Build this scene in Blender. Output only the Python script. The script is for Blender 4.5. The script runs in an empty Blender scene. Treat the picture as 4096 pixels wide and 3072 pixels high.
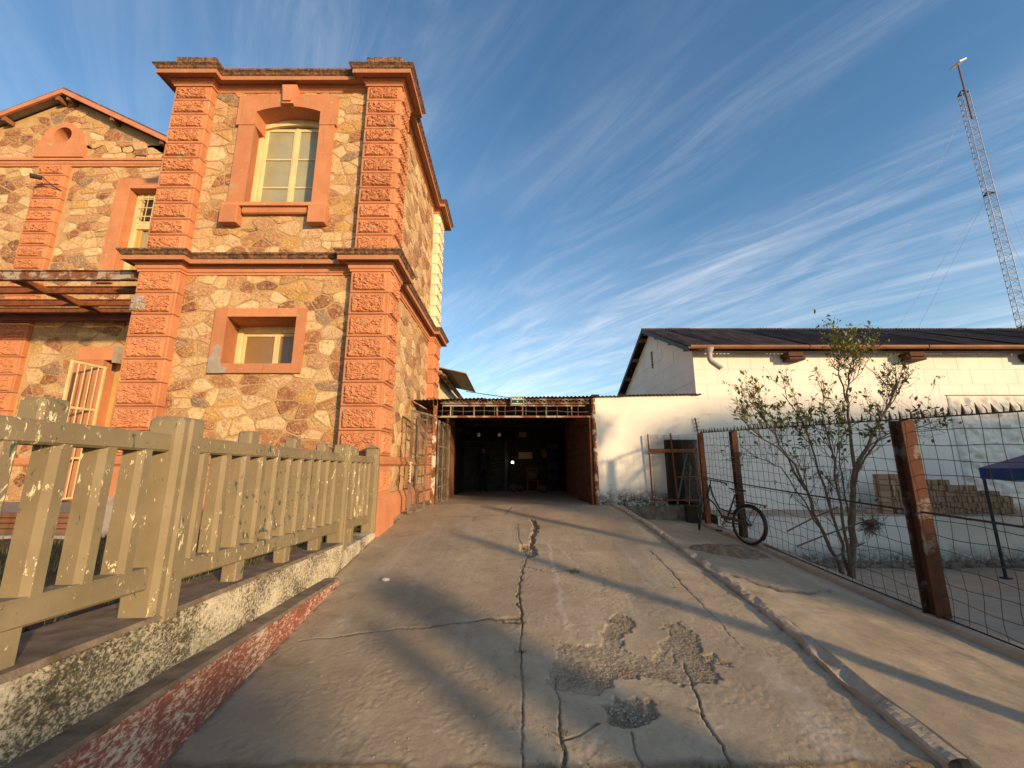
import bpy, math, random
import numpy as np
from mathutils import Vector, Matrix
random.seed(7); rng = np.random.default_rng(7)
SC = bpy.context.scene
COL = SC.collection
R = math.radians

# ------------------------------------------------------------------ camera
cam_d = bpy.data.cameras.new('camera'); cam = bpy.data.objects.new('camera', cam_d); COL.objects.link(cam)
cam.location = (0, 0, 0); cam.rotation_euler = (R(90 + 11.3), 0, 0)
cam_d.sensor_width = 36; cam_d.lens = 36 * 1620 / 4096; cam_d.clip_start = .05; cam_d.clip_end = 3000
SC.camera = cam
SC.render.resolution_x, SC.render.resolution_y = 1024, 768

# ------------------------------------------------------------------ sky and sun
SUN_AZ = R(43)            # sun stands behind the viewer, to the right
SUN_EL = R(11.2)
to_sun = Vector((math.sin(SUN_AZ) * math.cos(SUN_EL), -math.cos(SUN_AZ) * math.cos(SUN_EL), math.sin(SUN_EL)))
world = bpy.data.worlds.new('World'); SC.world = world; world.use_nodes = True
wt = world.node_tree; wt.nodes.clear()
def wn(t, **k):
    n = wt.nodes.new(t)
    for a, b in k.items(): setattr(n, a, b)
    return n
def wmath(op, a, b=None, c=None, clamp=False):
    n = wn('ShaderNodeMath', operation=op, use_clamp=clamp)
    for i, v in enumerate((a, b, c)):
        if v is None: continue
        if isinstance(v, (int, float)): n.inputs[i].default_value = v
        else: wt.links.new(v, n.inputs[i])
    return n.outputs[0]
sky = wn('ShaderNodeTexSky', sky_type='NISHITA', sun_disc=False)
sky.sun_elevation = SUN_EL; sky.sun_rotation = math.atan2(to_sun.x, to_sun.y)
sky.altitude = 300; sky.air_density = 1.1; sky.dust_density = .6; sky.ozone_density = 2.2
bg = wn('ShaderNodeBackground'); bg.inputs[1].default_value = .15
out = wn('ShaderNodeOutputWorld')
tc = wn('ShaderNodeTexCoord'); sep = wn('ShaderNodeSeparateXYZ'); wt.links.new(tc.outputs['Generated'], sep.inputs[0])
# high thin cirrus: a flat cloud deck, its streaks running towards the far left
zz = wmath('ADD', wmath('MAXIMUM', sep.outputs[2], 0.0), .10)
px = wmath('DIVIDE', sep.outputs[0], zz); py = wmath('DIVIDE', sep.outputs[1], zz)
ca, sa = math.cos(R(37)), math.sin(R(37))
along = wmath('ADD', wmath('MULTIPLY', px, -sa), wmath('MULTIPLY', py, ca))
across = wmath('ADD', wmath('MULTIPLY', px, ca), wmath('MULTIPLY', py, sa))
def cloud(sx, sy, scale, detail, rough, dist, lo, hi, off=0.0):
    c = wn('ShaderNodeCombineXYZ'); wt.links.new(wmath('MULTIPLY', along, sx), c.inputs[0]); wt.links.new(wmath('MULTIPLY', across, sy), c.inputs[1]); c.inputs[2].default_value = off
    n = wn('ShaderNodeTexNoise'); n.inputs['Scale'].default_value = scale; n.inputs['Detail'].default_value = detail
    n.inputs['Roughness'].default_value = rough; n.inputs['Distortion'].default_value = dist
    wt.links.new(c.outputs[0], n.inputs['Vector'])
    m = wn('ShaderNodeMapRange', interpolation_type='SMOOTHSTEP'); m.inputs[1].default_value = lo; m.inputs[2].default_value = hi
    wt.links.new(n.outputs[0], m.inputs[0]); return m.outputs[0]
veil = cloud(.30, .62, 1.0, 4, .55, .5, .34, .72, 1.7)
fine = cloud(.9, 4.2, 1.5, 8, .66, 1.1, .36, .78, 4.2)
mid = cloud(.35, 1.7, 1.2, 6, .6, .8, .40, .74, 9.1)
cl = wmath('ADD', wmath('MULTIPLY', wmath('MULTIPLY', veil, .55), wmath('ADD', fine, .35)), wmath('MULTIPLY', wmath('MULTIPLY', mid, fine), .42), clamp=True)
hor = wn('ShaderNodeMapRange', interpolation_type='SMOOTHSTEP'); hor.inputs[1].default_value = .62; hor.inputs[2].default_value = .05
wt.links.new(sep.outputs[2], hor.inputs[0])
cl = wmath('MULTIPLY', cl, wmath('ADD', .50, wmath('MULTIPLY', hor.outputs[0], .26)), clamp=True)
hsv = wn('ShaderNodeHueSaturation'); hsv.inputs['Saturation'].default_value = 1.16; hsv.inputs['Value'].default_value = 1.22
wt.links.new(sky.outputs[0], hsv.inputs['Color'])
lum = wn('ShaderNodeRGBToBW'); wt.links.new(sky.outputs[0], lum.inputs[0])
cc = wn('ShaderNodeVectorMath', operation='SCALE'); cc.inputs[0].default_value = (1.0, 1.03, 1.10)
wt.links.new(wmath('ADD', wmath('MULTIPLY', lum.outputs[0], .72), 3.9), cc.inputs['Scale'])
mx = wn('ShaderNodeMix', data_type='RGBA'); wt.links.new(cl, mx.inputs[0]); wt.links.new(hsv.outputs[0], mx.inputs[6]); wt.links.new(cc.outputs[0], mx.inputs[7])
wt.links.new(mx.outputs[2], bg.inputs[0]); wt.links.new(bg.outputs[0], out.inputs[0])

sd = bpy.data.lights.new('sun', 'SUN'); sun = bpy.data.objects.new('sun', sd); COL.objects.link(sun)
sd.energy = 4.8; sd.angle = R(2.0); sd.color = (1.0, .70, .40)
sun.rotation_euler = to_sun.to_track_quat('Z', 'Y').to_euler(); sun.location = to_sun * 50
SC.view_settings.view_transform = 'Standard'; SC.view_settings.look = 'None'
SC.view_settings.exposure = 0.36; SC.view_settings.gamma = 1.0; SC.view_settings.use_curve_mapping = False
SC.render.engine = 'CYCLES'
SC.cycles.max_bounces = 6

# ------------------------------------------------------------------ noise for meshes
def _h(ix, iy, s):
    n = (ix.astype(np.int64) * 374761393 + iy.astype(np.int64) * 668265263 + s * 1442695041) & 0x7fffffff
    n = ((n ^ (n >> 13)) * 1274126177) & 0x7fffffff
    return ((n ^ (n >> 16)) & 0xffff) / 65535.0
def vn(x, y, s=0):
    x = np.asarray(x, float); y = np.asarray(y, float)
    x0 = np.floor(x); y0 = np.floor(y); fx = x - x0; fy = y - y0
    fx = fx * fx * (3 - 2 * fx); fy = fy * fy * (3 - 2 * fy)
    a = _h(x0, y0, s); b = _h(x0 + 1, y0, s); c = _h(x0, y0 + 1, s); d = _h(x0 + 1, y0 + 1, s)
    return a + (b - a) * fx + (c - a) * fy + (a - b - c + d) * fx * fy
def fbm(x, y, s=0, o=4):
    t = 0; a = .5; f = 1
    for i in range(o):
        t = t + a * vn(x * f, y * f, s + i * 17); a *= .5; f *= 2.03
    return t / (1 - .5 ** o)

# ------------------------------------------------------------------ mesh helpers
ORG = {}
class MB:
    def __init__(s): s.v = []; s.f = []; s.m = []
    def add(s, vs, fs):
        o = len(s.v); s.v += [tuple(map(float, q)) for q in vs]; s.f += [tuple(i + o for i in f) for f in fs]; return s
    def box(s, x0, x1, y0, y1, z0, z1, c=0.0, T=None):
        if c <= 0:
            vs = [(x, y, z) for x in (x0, x1) for y in (y0, y1) for z in (z0, z1)]
            fs = [(0, 1, 3, 2), (4, 6, 7, 5), (0, 4, 5, 1), (2, 3, 7, 6), (0, 2, 6, 4), (1, 5, 7, 3)]
        else:
            c = min(c, (x1 - x0) * .45, (y1 - y0) * .45, (z1 - z0) * .45)
            lo = (x0, y0, z0); hi = (x1, y1, z1); vs = []; idx = {}
            for sx in (0, 1):
                for sy in (0, 1):
                    for sz in (0, 1):
                        sg = (sx, sy, sz)
                        for ax in range(3):
                            p = []
                            for k in range(3):
                                e = hi[k] if sg[k] else lo[k]
                                if k != ax: e += -c if sg[k] else c
                                p.append(e)
                            idx[sg + (ax,)] = len(vs); vs.append(tuple(p))
            fs = []
            for ax in range(3):
                a, b = [k for k in range(3) if k != ax]
                for side in (0, 1):
                    q = []
                    for (ea, eb) in ((0, 0), (1, 0), (1, 1), (0, 1)):
                        g = [0, 0, 0]; g[ax] = side; g[a] = ea; g[b] = eb; q.append(idx[tuple(g) + (ax,)])
                    fs.append(tuple(q))
            for ax in range(3):
                a, b = [k for k in range(3) if k != ax]
                for ea in (0, 1):
                    for eb in (0, 1):
                        g0 = [0, 0, 0]; g0[a] = ea; g0[b] = eb; g1 = list(g0); g1[ax] = 1
                        fs.append((idx[tuple(g0) + (a,)], idx[tuple(g1) + (a,)], idx[tuple(g1) + (b,)], idx[tuple(g0) + (b,)]))
            for sx in (0, 1):
                for sy in (0, 1):
                    for sz in (0, 1):
                        fs.append(tuple(idx[(sx, sy, sz, k)] for k in range(3)))
        if T is not None: vs = [tuple(T @ Vector(q)) for q in vs]
        return s.add(vs, fs)
    def bar(s, p0, p1, w, h, up=(0, 0, 1), c=0.0):
        p0 = Vector(p0); p1 = Vector(p1); d = p1 - p0; L = d.length; d.normalize(); u = Vector(up)
        if abs(d.dot(u)) > .98: u = Vector((0, 1, 0))
        r = d.cross(u).normalized(); u = r.cross(d)
        T = Matrix((( d.x, r.x, u.x, p0.x), (d.y, r.y, u.y, p0.y), (d.z, r.z, u.z, p0.z), (0, 0, 0, 1)))
        return s.box(0, L, -w / 2, w / 2, -h / 2, h / 2, c, T)
    def tube(s, pts, r, n=6, caps=True):
        pts = [Vector(p) for p in pts]; k = len(pts)
        rs = r if isinstance(r, (list, tuple)) else [r] * k
        vs = []; prev = None
        for i, p in enumerate(pts):
            t = (pts[min(i + 1, k - 1)] - pts[max(i - 1, 0)])
            if t.length < 1e-9: t = Vector((0, 0, 1))
            t.normalize()
            if prev is None:
                a = Vector((0, 0, 1)) if abs(t.z) < .9 else Vector((1, 0, 0)); a = (a - t * a.dot(t)).normalized()
            else:
                a = prev - t * prev.dot(t)
                a = a.normalized() if a.length > 1e-6 else Vector((1, 0, 0))
            prev = a; b = t.cross(a)
            for j in range(n):
                an = 2 * math.pi * j / n; vs.append(p + (a * math.cos(an) + b * math.sin(an)) * rs[i])
        fs = [(i * n + j, i * n + (j + 1) % n, (i + 1) * n + (j + 1) % n, (i + 1) * n + j) for i in range(k - 1) for j in range(n)]
        if caps: fs += [tuple(range(n - 1, -1, -1)), tuple((k - 1) * n + j for j in range(n))]
        return s.add(vs, fs)
    def cyl(s, p0, p1, r, r1=None, n=10): return s.tube([p0, p1], [r, r if r1 is None else r1], n)
    def torus(s, c, ax, Rr, r, n=36, m=8):
        c = Vector(c); ax = Vector(ax).normalized(); a = ax.orthogonal().normalized(); b = ax.cross(a); vs = []
        for i in range(n):
            t = 2 * math.pi * i / n; d = a * math.cos(t) + b * math.sin(t)
            for j in range(m):
                q = 2 * math.pi * j / m; vs.append(c + d * (Rr + r * math.cos(q)) + ax * r * math.sin(q))
        fs = [(i * m + j, ((i + 1) % n) * m + j, ((i + 1) % n) * m + (j + 1) % m, i * m + (j + 1) % m) for i in range(n) for j in range(m)]
        return s.add(vs, fs)
    def ball(s, c, r, n=10, m=6, sc=(1, 1, 1)):
        vs = []
        for i in range(m + 1):
            t = math.pi * i / m
            for j in range(n):
                q = 2 * math.pi * j / n
                vs.append((c[0] + r * sc[0] * math.sin(t) * math.cos(q), c[1] + r * sc[1] * math.sin(t) * math.sin(q), c[2] + r * sc[2] * math.cos(t)))
        fs = [(i * n + j, i * n + (j + 1) % n, (i + 1) * n + (j + 1) % n, (i + 1) * n + j) for i in range(m) for j in range(n)]
        return s.add(vs, fs)
    def prism(s, poly, d):                 # poly: 3-D points, d: extrusion vector
        n = len(poly); d = Vector(d)
        vs = [Vector(p) for p in poly] + [Vector(p) + d for p in poly]
        fs = [tuple(range(n - 1, -1, -1)), tuple(range(n, 2 * n))] + [(i, (i + 1) % n, n + (i + 1) % n, n + i) for i in range(n)]
        return s.add(vs, fs)
    def grid(s, P):                        # P: array (ny, nx, 3)
        ny, nx = P.shape[:2]; o = len(s.v); s.v += [tuple(q) for q in P.reshape(-1, 3).tolist()]
        for j in range(ny - 1):
            for i in range(nx - 1):
                a = o + j * nx + i; s.f.append((a, a + 1, a + nx + 1, a + nx))
        return s
    def sweep(s, path, prof, closed=False):   # plan path (x,y), outward on the right-hand side; prof: (offset, z)
        n = len(path); offs = []
        for i in range(n):
            ns = []
            for a, b in (((i - 1) % n, i), (i, (i + 1) % n)):
                if not closed and (i == 0 and a == n - 1 or i == n - 1 and b == 0): continue
                dx = path[b][0] - path[a][0]; dy = path[b][1] - path[a][1]; l = math.hypot(dx, dy); ns.append((dy / l, -dx / l))
            if len(ns) == 1: offs.append(ns[0])
            else:
                k = 1 + ns[0][0] * ns[1][0] + ns[0][1] * ns[1][1]; offs.append(((ns[0][0] + ns[1][0]) / k, (ns[0][1] + ns[1][1]) / k))
        m = len(prof); vs = [(path[i][0] + offs[i][0] * o, path[i][1] + offs[i][1] * o, z) for i in range(n) for o, z in prof]
        fs = [(i * m + j, ((i + 1) % n) * m + j, ((i + 1) % n) * m + j + 1, i * m + j + 1) for i in range(n if closed else n - 1) for j in range(m - 1)]
        if not closed: fs += [tuple(range(m)), tuple((n - 1) * m + j for j in range(m - 1, -1, -1))]
        return s.add(vs, fs)
    def mesh(s, name, mat, smooth=False, org=(0, 0, 0)):
        me = bpy.data.meshes.new(name)
        vs = np.array(s.v, float) - np.array(org, float)
        me.from_pydata(vs.tolist(), [], s.f); me.materials.append(mat)
        if smooth: me.polygons.foreach_set('use_smooth', [True] * len(me.polygons))
        me.update(); return me
    def build(s, name, mat, parent=None, smooth=False, fixn=True):
        org = ORG.get(parent.name, (0, 0, 0)) if parent else (0, 0, 0)
        me = s.mesh(name, mat, smooth, org)
        if fixn:
            import bmesh
            bm = bmesh.new(); bm.from_mesh(me); bmesh.ops.recalc_face_normals(bm, faces=bm.faces); bm.to_mesh(me); bm.free()
        return link(name, me, parent)
def link(name, me, parent=None, loc=None, rot=None):
    o = bpy.data.objects.new(name, me); COL.objects.link(o)
    if parent is not None: o.parent = parent; ORG[o.name] = ORG.get(parent.name, (0, 0, 0))
    if loc is not None:
        q = ORG.get(parent.name, (0, 0, 0)) if parent is not None else (0, 0, 0)
        o.location = (loc[0] - q[0], loc[1] - q[1], loc[2] - q[2])
    if rot is not None: o.rotation_euler = rot
    return o
def tag(o, label, cat, group=None):
    o['label'] = label; o['category'] = cat
    if group: o['group'] = group
    return o
def thing(name, label, cat, loc=(0, 0, 0), group=None):
    o = bpy.data.objects.new(name, None); COL.objects.link(o); o.location = loc; o.empty_display_size = .1
    ORG[o.name] = tuple(loc); return tag(o, label, cat, group)
def struct(o): o['kind'] = 'structure'; return o
def stuff(o): o['kind'] = 'stuff'; return o
def colattr(me, cols, name='tint'):      # per-vertex colours
    a = me.color_attributes.new(name, 'FLOAT_COLOR', 'POINT'); c = np.ones((len(me.vertices), 4), np.float32); c[:, :3] = cols
    a.data.foreach_set('color', c.ravel())

# ------------------------------------------------------------------ materials
class NT:
    def __init__(s, name):
        s.mat = bpy.data.materials.new(name); s.mat.use_nodes = True; s.t = s.mat.node_tree
        s.b = s.t.nodes['Principled BSDF']; s.b.inputs['Specular IOR Level'].default_value = .3
        g = s.t.nodes.new('ShaderNodeNewGeometry'); s.pos = g.outputs['Position']; s.nor = g.outputs['Normal']
    def L(s, a, b): s.t.links.new(a, b)
    def put(s, v, sock):
        if hasattr(v, 'is_output'): s.L(v, sock)
        elif isinstance(v, (tuple, list)) and len(v) == 3 and sock.type == 'RGBA': sock.default_value = (*v, 1)
        else: sock.default_value = v
    def map(s, sc=(1, 1, 1), vec=None, rot=(0, 0, 0)):
        n = s.t.nodes.new('ShaderNodeMapping'); s.L(vec or s.pos, n.inputs[0]); n.inputs['Scale'].default_value = sc; n.inputs['Rotation'].default_value = rot; return n.outputs[0]
    def noise(s, scale, detail=4, rough=.55, vec=None, dist=0, col=False):
        n = s.t.nodes.new('ShaderNodeTexNoise'); s.L(vec or s.pos, n.inputs['Vector']); n.inputs['Scale'].default_value = scale
        n.inputs['Detail'].default_value = detail; n.inputs['Roughness'].default_value = rough; n.inputs['Distortion'].default_value = dist
        return n.outputs[1 if col else 0]
    def vor(s, scale, vec=None, feat='F1', out=0, rnd=1):
        n = s.t.nodes.new('ShaderNodeTexVoronoi'); n.feature = feat; s.L(vec or s.pos, n.inputs['Vector']); n.inputs['Scale'].default_value = scale; n.inputs['Randomness'].default_value = rnd; return n.outputs[out]
    def rng(s, v, lo, hi, a=0., b=1., smooth=True):
        n = s.t.nodes.new('ShaderNodeMapRange'); n.interpolation_type = 'SMOOTHSTEP' if smooth else 'LINEAR'
        s.put(v, n.inputs[0]); n.inputs[1].default_value = lo; n.inputs[2].default_value = hi; n.inputs[3].default_value = a; n.inputs[4].default_value = b; return n.outputs[0]
    def math(s, op, a, b=0., clamp=False):
        n = s.t.nodes.new('ShaderNodeMath'); n.operation = op; n.use_clamp = clamp; s.put(a, n.inputs[0]); s.put(b, n.inputs[1]); return n.outputs[0]
    def mix(s, f, a, b, mode='MIX'):
        n = s.t.nodes.new('ShaderNodeMix'); n.data_type = 'RGBA'; n.blend_type = mode; s.put(f, n.inputs[0]); s.put(a, n.inputs[6]); s.put(b, n.inputs[7]); return n.outputs[2]
    def ramp(s, f, stops):
        n = s.t.nodes.new('ShaderNodeValToRGB'); s.L(f, n.inputs[0]); e = n.color_ramp.elements
        while len(e) < len(stops): e.new(.5)
        for el, (p, c) in zip(e, stops): el.position = p; el.color = (*c, 1)
        return n.outputs[0]
    def attr(s, name, ch=None):
        n = s.t.nodes.new('ShaderNodeAttribute'); n.attribute_name = name
        if ch is None: return n.outputs['Color']
        q = s.t.nodes.new('ShaderNodeSeparateColor'); s.L(n.outputs['Color'], q.inputs[0]); return q.outputs[ch]
    def objrand(s):
        n = s.t.nodes.new('ShaderNodeObjectInfo'); return n.outputs['Random']
    def xyz(s, i, vec=None):
        n = s.t.nodes.new('ShaderNodeSeparateXYZ'); s.L(vec or s.pos, n.inputs[0]); return n.outputs[i]
    def done(s, col, rough=.85, bump=None, strength=.3, dist=.01, metal=0., spec=None):
        s.put(col, s.b.inputs['Base Color']); s.put(rough, s.b.inputs['Roughness']); s.put(metal, s.b.inputs['Metallic'])
        if spec is not None: s.b.inputs['Specular IOR Level'].default_value = spec
        if bump is not None:
            n = s.t.nodes.new('ShaderNodeBump'); n.inputs['Strength'].default_value = strength; n.inputs['Distance'].default_value = dist
            s.L(bump, n.inputs['Height']); s.L(n.outputs[0], s.b.inputs['Normal'])
        return s.mat
def simple(name, c1, c2, scale=6, rough=.8, bump=.2, dist=.004, metal=0., sc=(1, 1, 1), spec=None, var=0.):
    n = NT(name); v = n.map(sc)
    f = n.noise(scale, 6, .6, v)
    col = n.ramp(f, [(.3, c1), (.7, c2)])
    if var: col = n.mix(1., col, n.ramp(n.objrand(), [(0, (1 - var,) * 3), (1, (1 + var * .4,) * 3)]), 'MULTIPLY')
    return n.done(col, rough, n.noise(scale * 6, 5, .65, v) if bump else None, bump, dist, metal, spec)

def m_terracotta(name, mold=0.0, mute=0.0):
    n = NT(name)
    base = n.ramp(n.noise(2.2, 5, .6), [(.3, (.45, .185, .085)), (.7, (.55, .24, .118))])
    base = n.mix(n.rng(n.noise(9, 6, .7), .45, .75, 0, .35), base, (.47, .16, .075))
    streak = n.noise(1.0, 4, .6, n.map((7, 7, .8)))
    base = n.mix(n.rng(streak, .56, .8, 0, .35), base, (.34, .17, .10))
    chips = n.rng(n.noise(12, 7, .74, None, .4), .64, .665)
    base = n.mix(chips, base, (.72, .52, .30))
    green = n.rng(n.noise(3.4, 7, .75, None, .3), .625, .645)
    base = n.mix(green, base, (.34, .36, .19))
    if mold:
        mk = n.math('ADD', n.math('MULTIPLY', n.noise(9, 8, .8, n.map((1.0, 1.0, 2.4))), .6), n.math('MULTIPLY', n.noise(1, 6, .75, n.map((22, 22, 2))), .45))
        base = n.mix(.25 + .35 * mold, base, (.20, .115, .065))
        base = n.mix(n.rng(mk, .60 - .16 * mold, .72 - .14 * mold, 0, .92), base, (.050, .038, .026))
        base = n.mix(n.rng(n.noise(24, 6, .75), .55, .72, 0, .6 * mold), base, (.30, .25, .16))
    base = n.mix(1., base, n.ramp(n.objrand(), [(0, (.86, .84, .82)), (1, (1.06, 1.06, 1.05))]), 'MULTIPLY')
    base = n.mix(n.rng(n.noise(1.2, 6, .7, n.map((9, 9, 1.2))), .54, .72, 0, .5), base, (.27, .13, .075))
    h = n.math('ADD', n.noise(40, 5, .7), n.math('MULTIPLY', chips, -.6))
    return n.done(base, .8, h, .25, .006, spec=.25)
TERRA = m_terracotta('terracotta_paint')
TERRA_MOLD = m_terracotta('mouldy_terracotta', 1.0); TERRA_STAIN = m_terracotta('stained_terracotta', .12)
def m_stone():
    n = NT('wall_stone'); t = n.attr('tint')
    p = n.map((1, 1, 1.2))
    f = n.noise(9, 7, .7, p, .9)
    c = n.mix(n.rng(f, .38, .66, 0, .9), t, n.mix(.62, t, (.54, .34, .155)))
    dk = n.rng(n.noise(9, 7, .74, p, 1.6), .52, .57)
    c = n.mix(n.math('MULTIPLY', dk, .75), c, n.mix(.65, t, (.20, .07, .042)))
    c = n.mix(n.rng(n.noise(17, 6, .75, p, .8), .56, .61, 0, .7), c, (.66, .46, .24))
    c = n.mix(n.rng(n.noise(5, 5, .7), .50, .7, 0, .55), c, (.50, .27, .09))
    h = n.math('ADD', n.math('MULTIPLY', n.noise(13, 8, .66, p, 1.4), 1.6), n.vor(13, p, 'DISTANCE_TO_EDGE'))
    return n.done(c, .82, h, .65, .018, spec=.2)
STONE = m_stone()
def m_mortar():
    n = NT('lime_mortar'); f = n.noise(5, 7, .65)
    c = n.ramp(f, [(.3, (.36, .225, .10)), (.7, (.48, .32, .155))])
    return n.done(c, .92, n.noise(35, 6, .7), .5, .008)
MORTAR = m_mortar()
def m_olive():
    n = NT('olive_paint')
    base = n.ramp(n.noise(3, 5, .6), [(.3, (.190, .146, .080)), (.7, (.252, .198, .112))])
    base = n.mix(n.rng(n.noise(1.4, 4, .6, n.map((5, 5, .7))), .5, .75, 0, .4), base, (.19, .155, .07))
    big = n.noise(1.1, 2, .5)
    k = n.math('ADD', n.noise(20, 7, .74, n.map((1.5, 1.5, .55)), .5), n.math('MULTIPLY', big, .24))
    chip = n.rng(k, .735, .755)
    k2 = n.math('ADD', n.noise(17, 6, .7, n.map((1.3, 1.3, .6)), .4), n.math('MULTIPLY', n.noise(.8, 2, .5, n.map(vec=n.pos)), .28))
    chip2 = n.rng(k2, .765, .785)
    base = n.mix(chip2, base, (.045, .075, .055)); base = n.mix(chip, base, (.74, .64, .38))
    return n.done(base, .72, n.math('SUBTRACT', n.noise(30, 5, .65), n.math('MULTIPLY', n.math('MAXIMUM', chip, chip2), .8)), .3, .006, spec=.3)
OLIVE = m_olive()
def m_basewall():
    n = NT('lichened_whitewash'); v = n.map((1, 1.0, 1.3))
    f = n.noise(42, 8, .8, v, .5); g = n.noise(1.9, 4, .6)
    k = n.math('ADD', n.math('MULTIPLY', f, 1.0), n.math('MULTIPLY', g, .55))
    c = n.ramp(k, [(.63, (.06, .054, .036)), (.725, (.17, .15, .09)), (.78, (.52, .45, .31)), (.94, (.74, .66, .49))])
    c = n.mix(n.rng(n.noise(3, 4, .6), .55, .7, 0, .35), c, (.16, .18, .08))
    return n.done(c, .9, n.math('ADD', f, n.noise(60, 4, .7)), .7, .01)
BASEW = m_basewall()
def m_redwall():
    n = NT('peeling_red_paint'); v = n.map((1, 1.0, 2.2), rot=(R(25), 0, 0))
    f = n.noise(22, 8, .78, v, .5); g = n.noise(1.6, 4, .65)
    k = n.math('ADD', f, n.math('MULTIPLY', g, .4))
    c = n.ramp(k, [(.56, (.13, .09, .065)), (.63, (.25, .085, .058)), (.72, (.34, .12, .08)), (.75, (.52, .41, .29)), (.9, (.66, .56, .42))])
    return n.done(c, .88, n.math('ADD', f, n.noise(60, 4, .7)), .5, .007)
REDW = m_redwall()
CONC = simple('grey_concrete', (.30, .235, .165), (.41, .325, .235), 5, .92, .45, .008)
CONC_D = simple('dark_old_concrete', (.11, .08, .05), (.27, .205, .14), 7, .95, .7, .012)
def m_ramp():
    n = NT('worn_concrete')
    big = n.noise(.8, 5, .6); f = n.noise(5, 8, .68)
    c = n.ramp(f, [(.25, (.35, .275, .175)), (.5, (.43, .34, .22)), (.75, (.50, .40, .27))])
    c = n.mix(n.rng(big, .38, .66, 0, .6), c, (.29, .22, .145))
    c = n.mix(n.rng(n.noise(2.6, 7, .72, None, .6), .54, .66, 0, .5), c, (.25, .19, .125))
    c = n.mix(n.rng(n.noise(14, 7, .78, None, .5), .56, .63, 0, .35), c, (.27, .205, .135))
    wear = n.rng(n.noise(1.3, 5, .6, n.map((2.2, .35, 1))), .52, .72, 0, .4)
    c = n.mix(wear, c, (.53, .445, .345))
    c = n.mix(n.rng(n.noise(45, 4, .7), .62, .72, 0, .5), c, (.16, .13, .10))
    pt = n.attr('mask', 1); ag = n.vor(62)
    agc = n.ramp(ag, [(.0, (.44, .345, .23)), (.35, (.32, .245, .155)), (.6, (.17, .125, .075))])
    c = n.mix(n.math('MULTIPLY', pt, n.rng(n.noise(9, 5, .7), .3, .6, .35, .85)), c, agc)
    c = n.mix(n.attr('mask', 2), c, (.50, .43, .345))
    c = n.mix(n.math('MULTIPLY', n.attr('mask', 0), .92), c, n.ramp(n.noise(20, 4, .7), [(.4, (.09, .064, .04)), (.7, (.19, .14, .085))]))
    h = n.math('ADD', n.math('ADD', n.math('ADD', n.math('MULTIPLY', n.noise(30, 7, .75), .7), n.math('MULTIPLY', n.rng(n.noise(11, 7, .72, None, .8), .50, .53), .35)), n.math('MULTIPLY', n.noise(9, 6, .7, None, .3), .15)), n.math('MULTIPLY', n.math('MULTIPLY', ag, pt), -1.2))
    return n.done(c, .92, h, .45, .009, spec=.2)
RAMP = m_ramp()
def m_white(name='white_limewash', dirt_z=None, warm=(.82, .75, .63)):
    n = NT(name); c = n.ramp(n.noise(1.3, 6, .6), [(.3, tuple(q * .88 for q in warm)), (.7, warm)])
    c = n.mix(n.rng(n.noise(1.0, 5, .65, n.map((5, 5, .5))), .55, .78, 0, .35), c, (.52, .47, .39))
    c = n.mix(n.rng(n.noise(7, 7, .75), .63, .72, 0, .6), c, (.50, .44, .35))
    if dirt_z is not None:
        z = n.math('ADD', n.xyz(2), n.math('MULTIPLY', n.math('SUBTRACT', n.noise(3, 7, .7), .5), dirt_z[2]))
        k = n.math('MULTIPLY', n.rng(z, dirt_z[1], dirt_z[0]), n.rng(n.noise(16, 7, .75), .28, .55))
        c = n.mix(k, c, (.055, .048, .035))
    return n.done(c, .88, n.math('ADD', n.noise(4, 6, .6), n.math('MULTIPLY', n.noise(50, 5, .7), .5)), .35, .01, spec=.2)
WHITE = m_white(); WHITE_B = m_white('whitewashed_block', None, (.83, .765, .66))
WHITE_GATE = m_white('stained_white_plaster', (-.92, -.42, .75))
WHITE_RET = m_white('flaking_limewash', (-2.1, -1.55, .55), (.70, .65, .57))
def m_rust(name, c=(.30, .10, .035), dark=.5, paint=None):
    n = NT(name); f = n.noise(9, 8, .7)
    col = n.ramp(f, [(.28, (.06, .03, .018)), (.5, tuple(q * .7 for q in c)), (.72, c)])
    if paint: col = n.mix(n.rng(n.noise(4, 6, .7), .60 - .2 * dark, .68 - .2 * dark), col, paint)
    return n.done(col, .82, n.noise(45, 6, .7), .5, .004, metal=.15)
RUST = m_rust('rusted_steel'); RUST_D = m_rust('dark_rusted_steel', (.13, .055, .03))
RUST_P = m_rust('flaking_painted_steel', (.26, .10, .042), .62, (.36, .30, .235)); POSTM = m_rust('patchy_post_steel', (.11, .038, .018), .38, (.15, .128, .11))
GATEP = m_rust('weathered_gate_steel', (.20, .13, .085), .7, (.20, .17, .135))
RUST_W = m_rust('rusted_cream_steel', (.33, .12, .04), .55, (.62, .54, .42))
DARKST = simple('dark_iron', (.022, .018, .016), (.06, .045, .035), 14, .6, .3, .002, metal=.3)
WIRE = simple('rusty_wire', (.06, .038, .026), (.13, .085, .055), 20, .7, 0, metal=.3)
WIRE_G = simple('galvanised_wire', (.16, .13, .10), (.30, .25, .19), 20, .6, 0, metal=.4)
def m_corr(name, a, b, c):
    n = NT(name); f = n.noise(2.2, 6, .65, n.map((4, .35, 1))); col = n.ramp(f, [(.3, a), (.5, b), (.7, c)])
    col = n.mix(1., col, n.ramp(n.objrand(), [(0, (.6, .55, .55)), (.5, (1, 1, 1)), (1, (1.15, .95, .85))]), 'MULTIPLY')
    return n.done(col, .8, n.noise(30, 4, .6), .2, .003, metal=.1)
CORR = m_corr('weathered_corrugated_sheet', (.040, .027, .022), (.10, .062, .046), (.19, .145, .12))
CORR_L = m_corr('light_corrugated_sheet', (.20, .16, .12), (.30, .25, .19), (.36, .31, .25))
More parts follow.
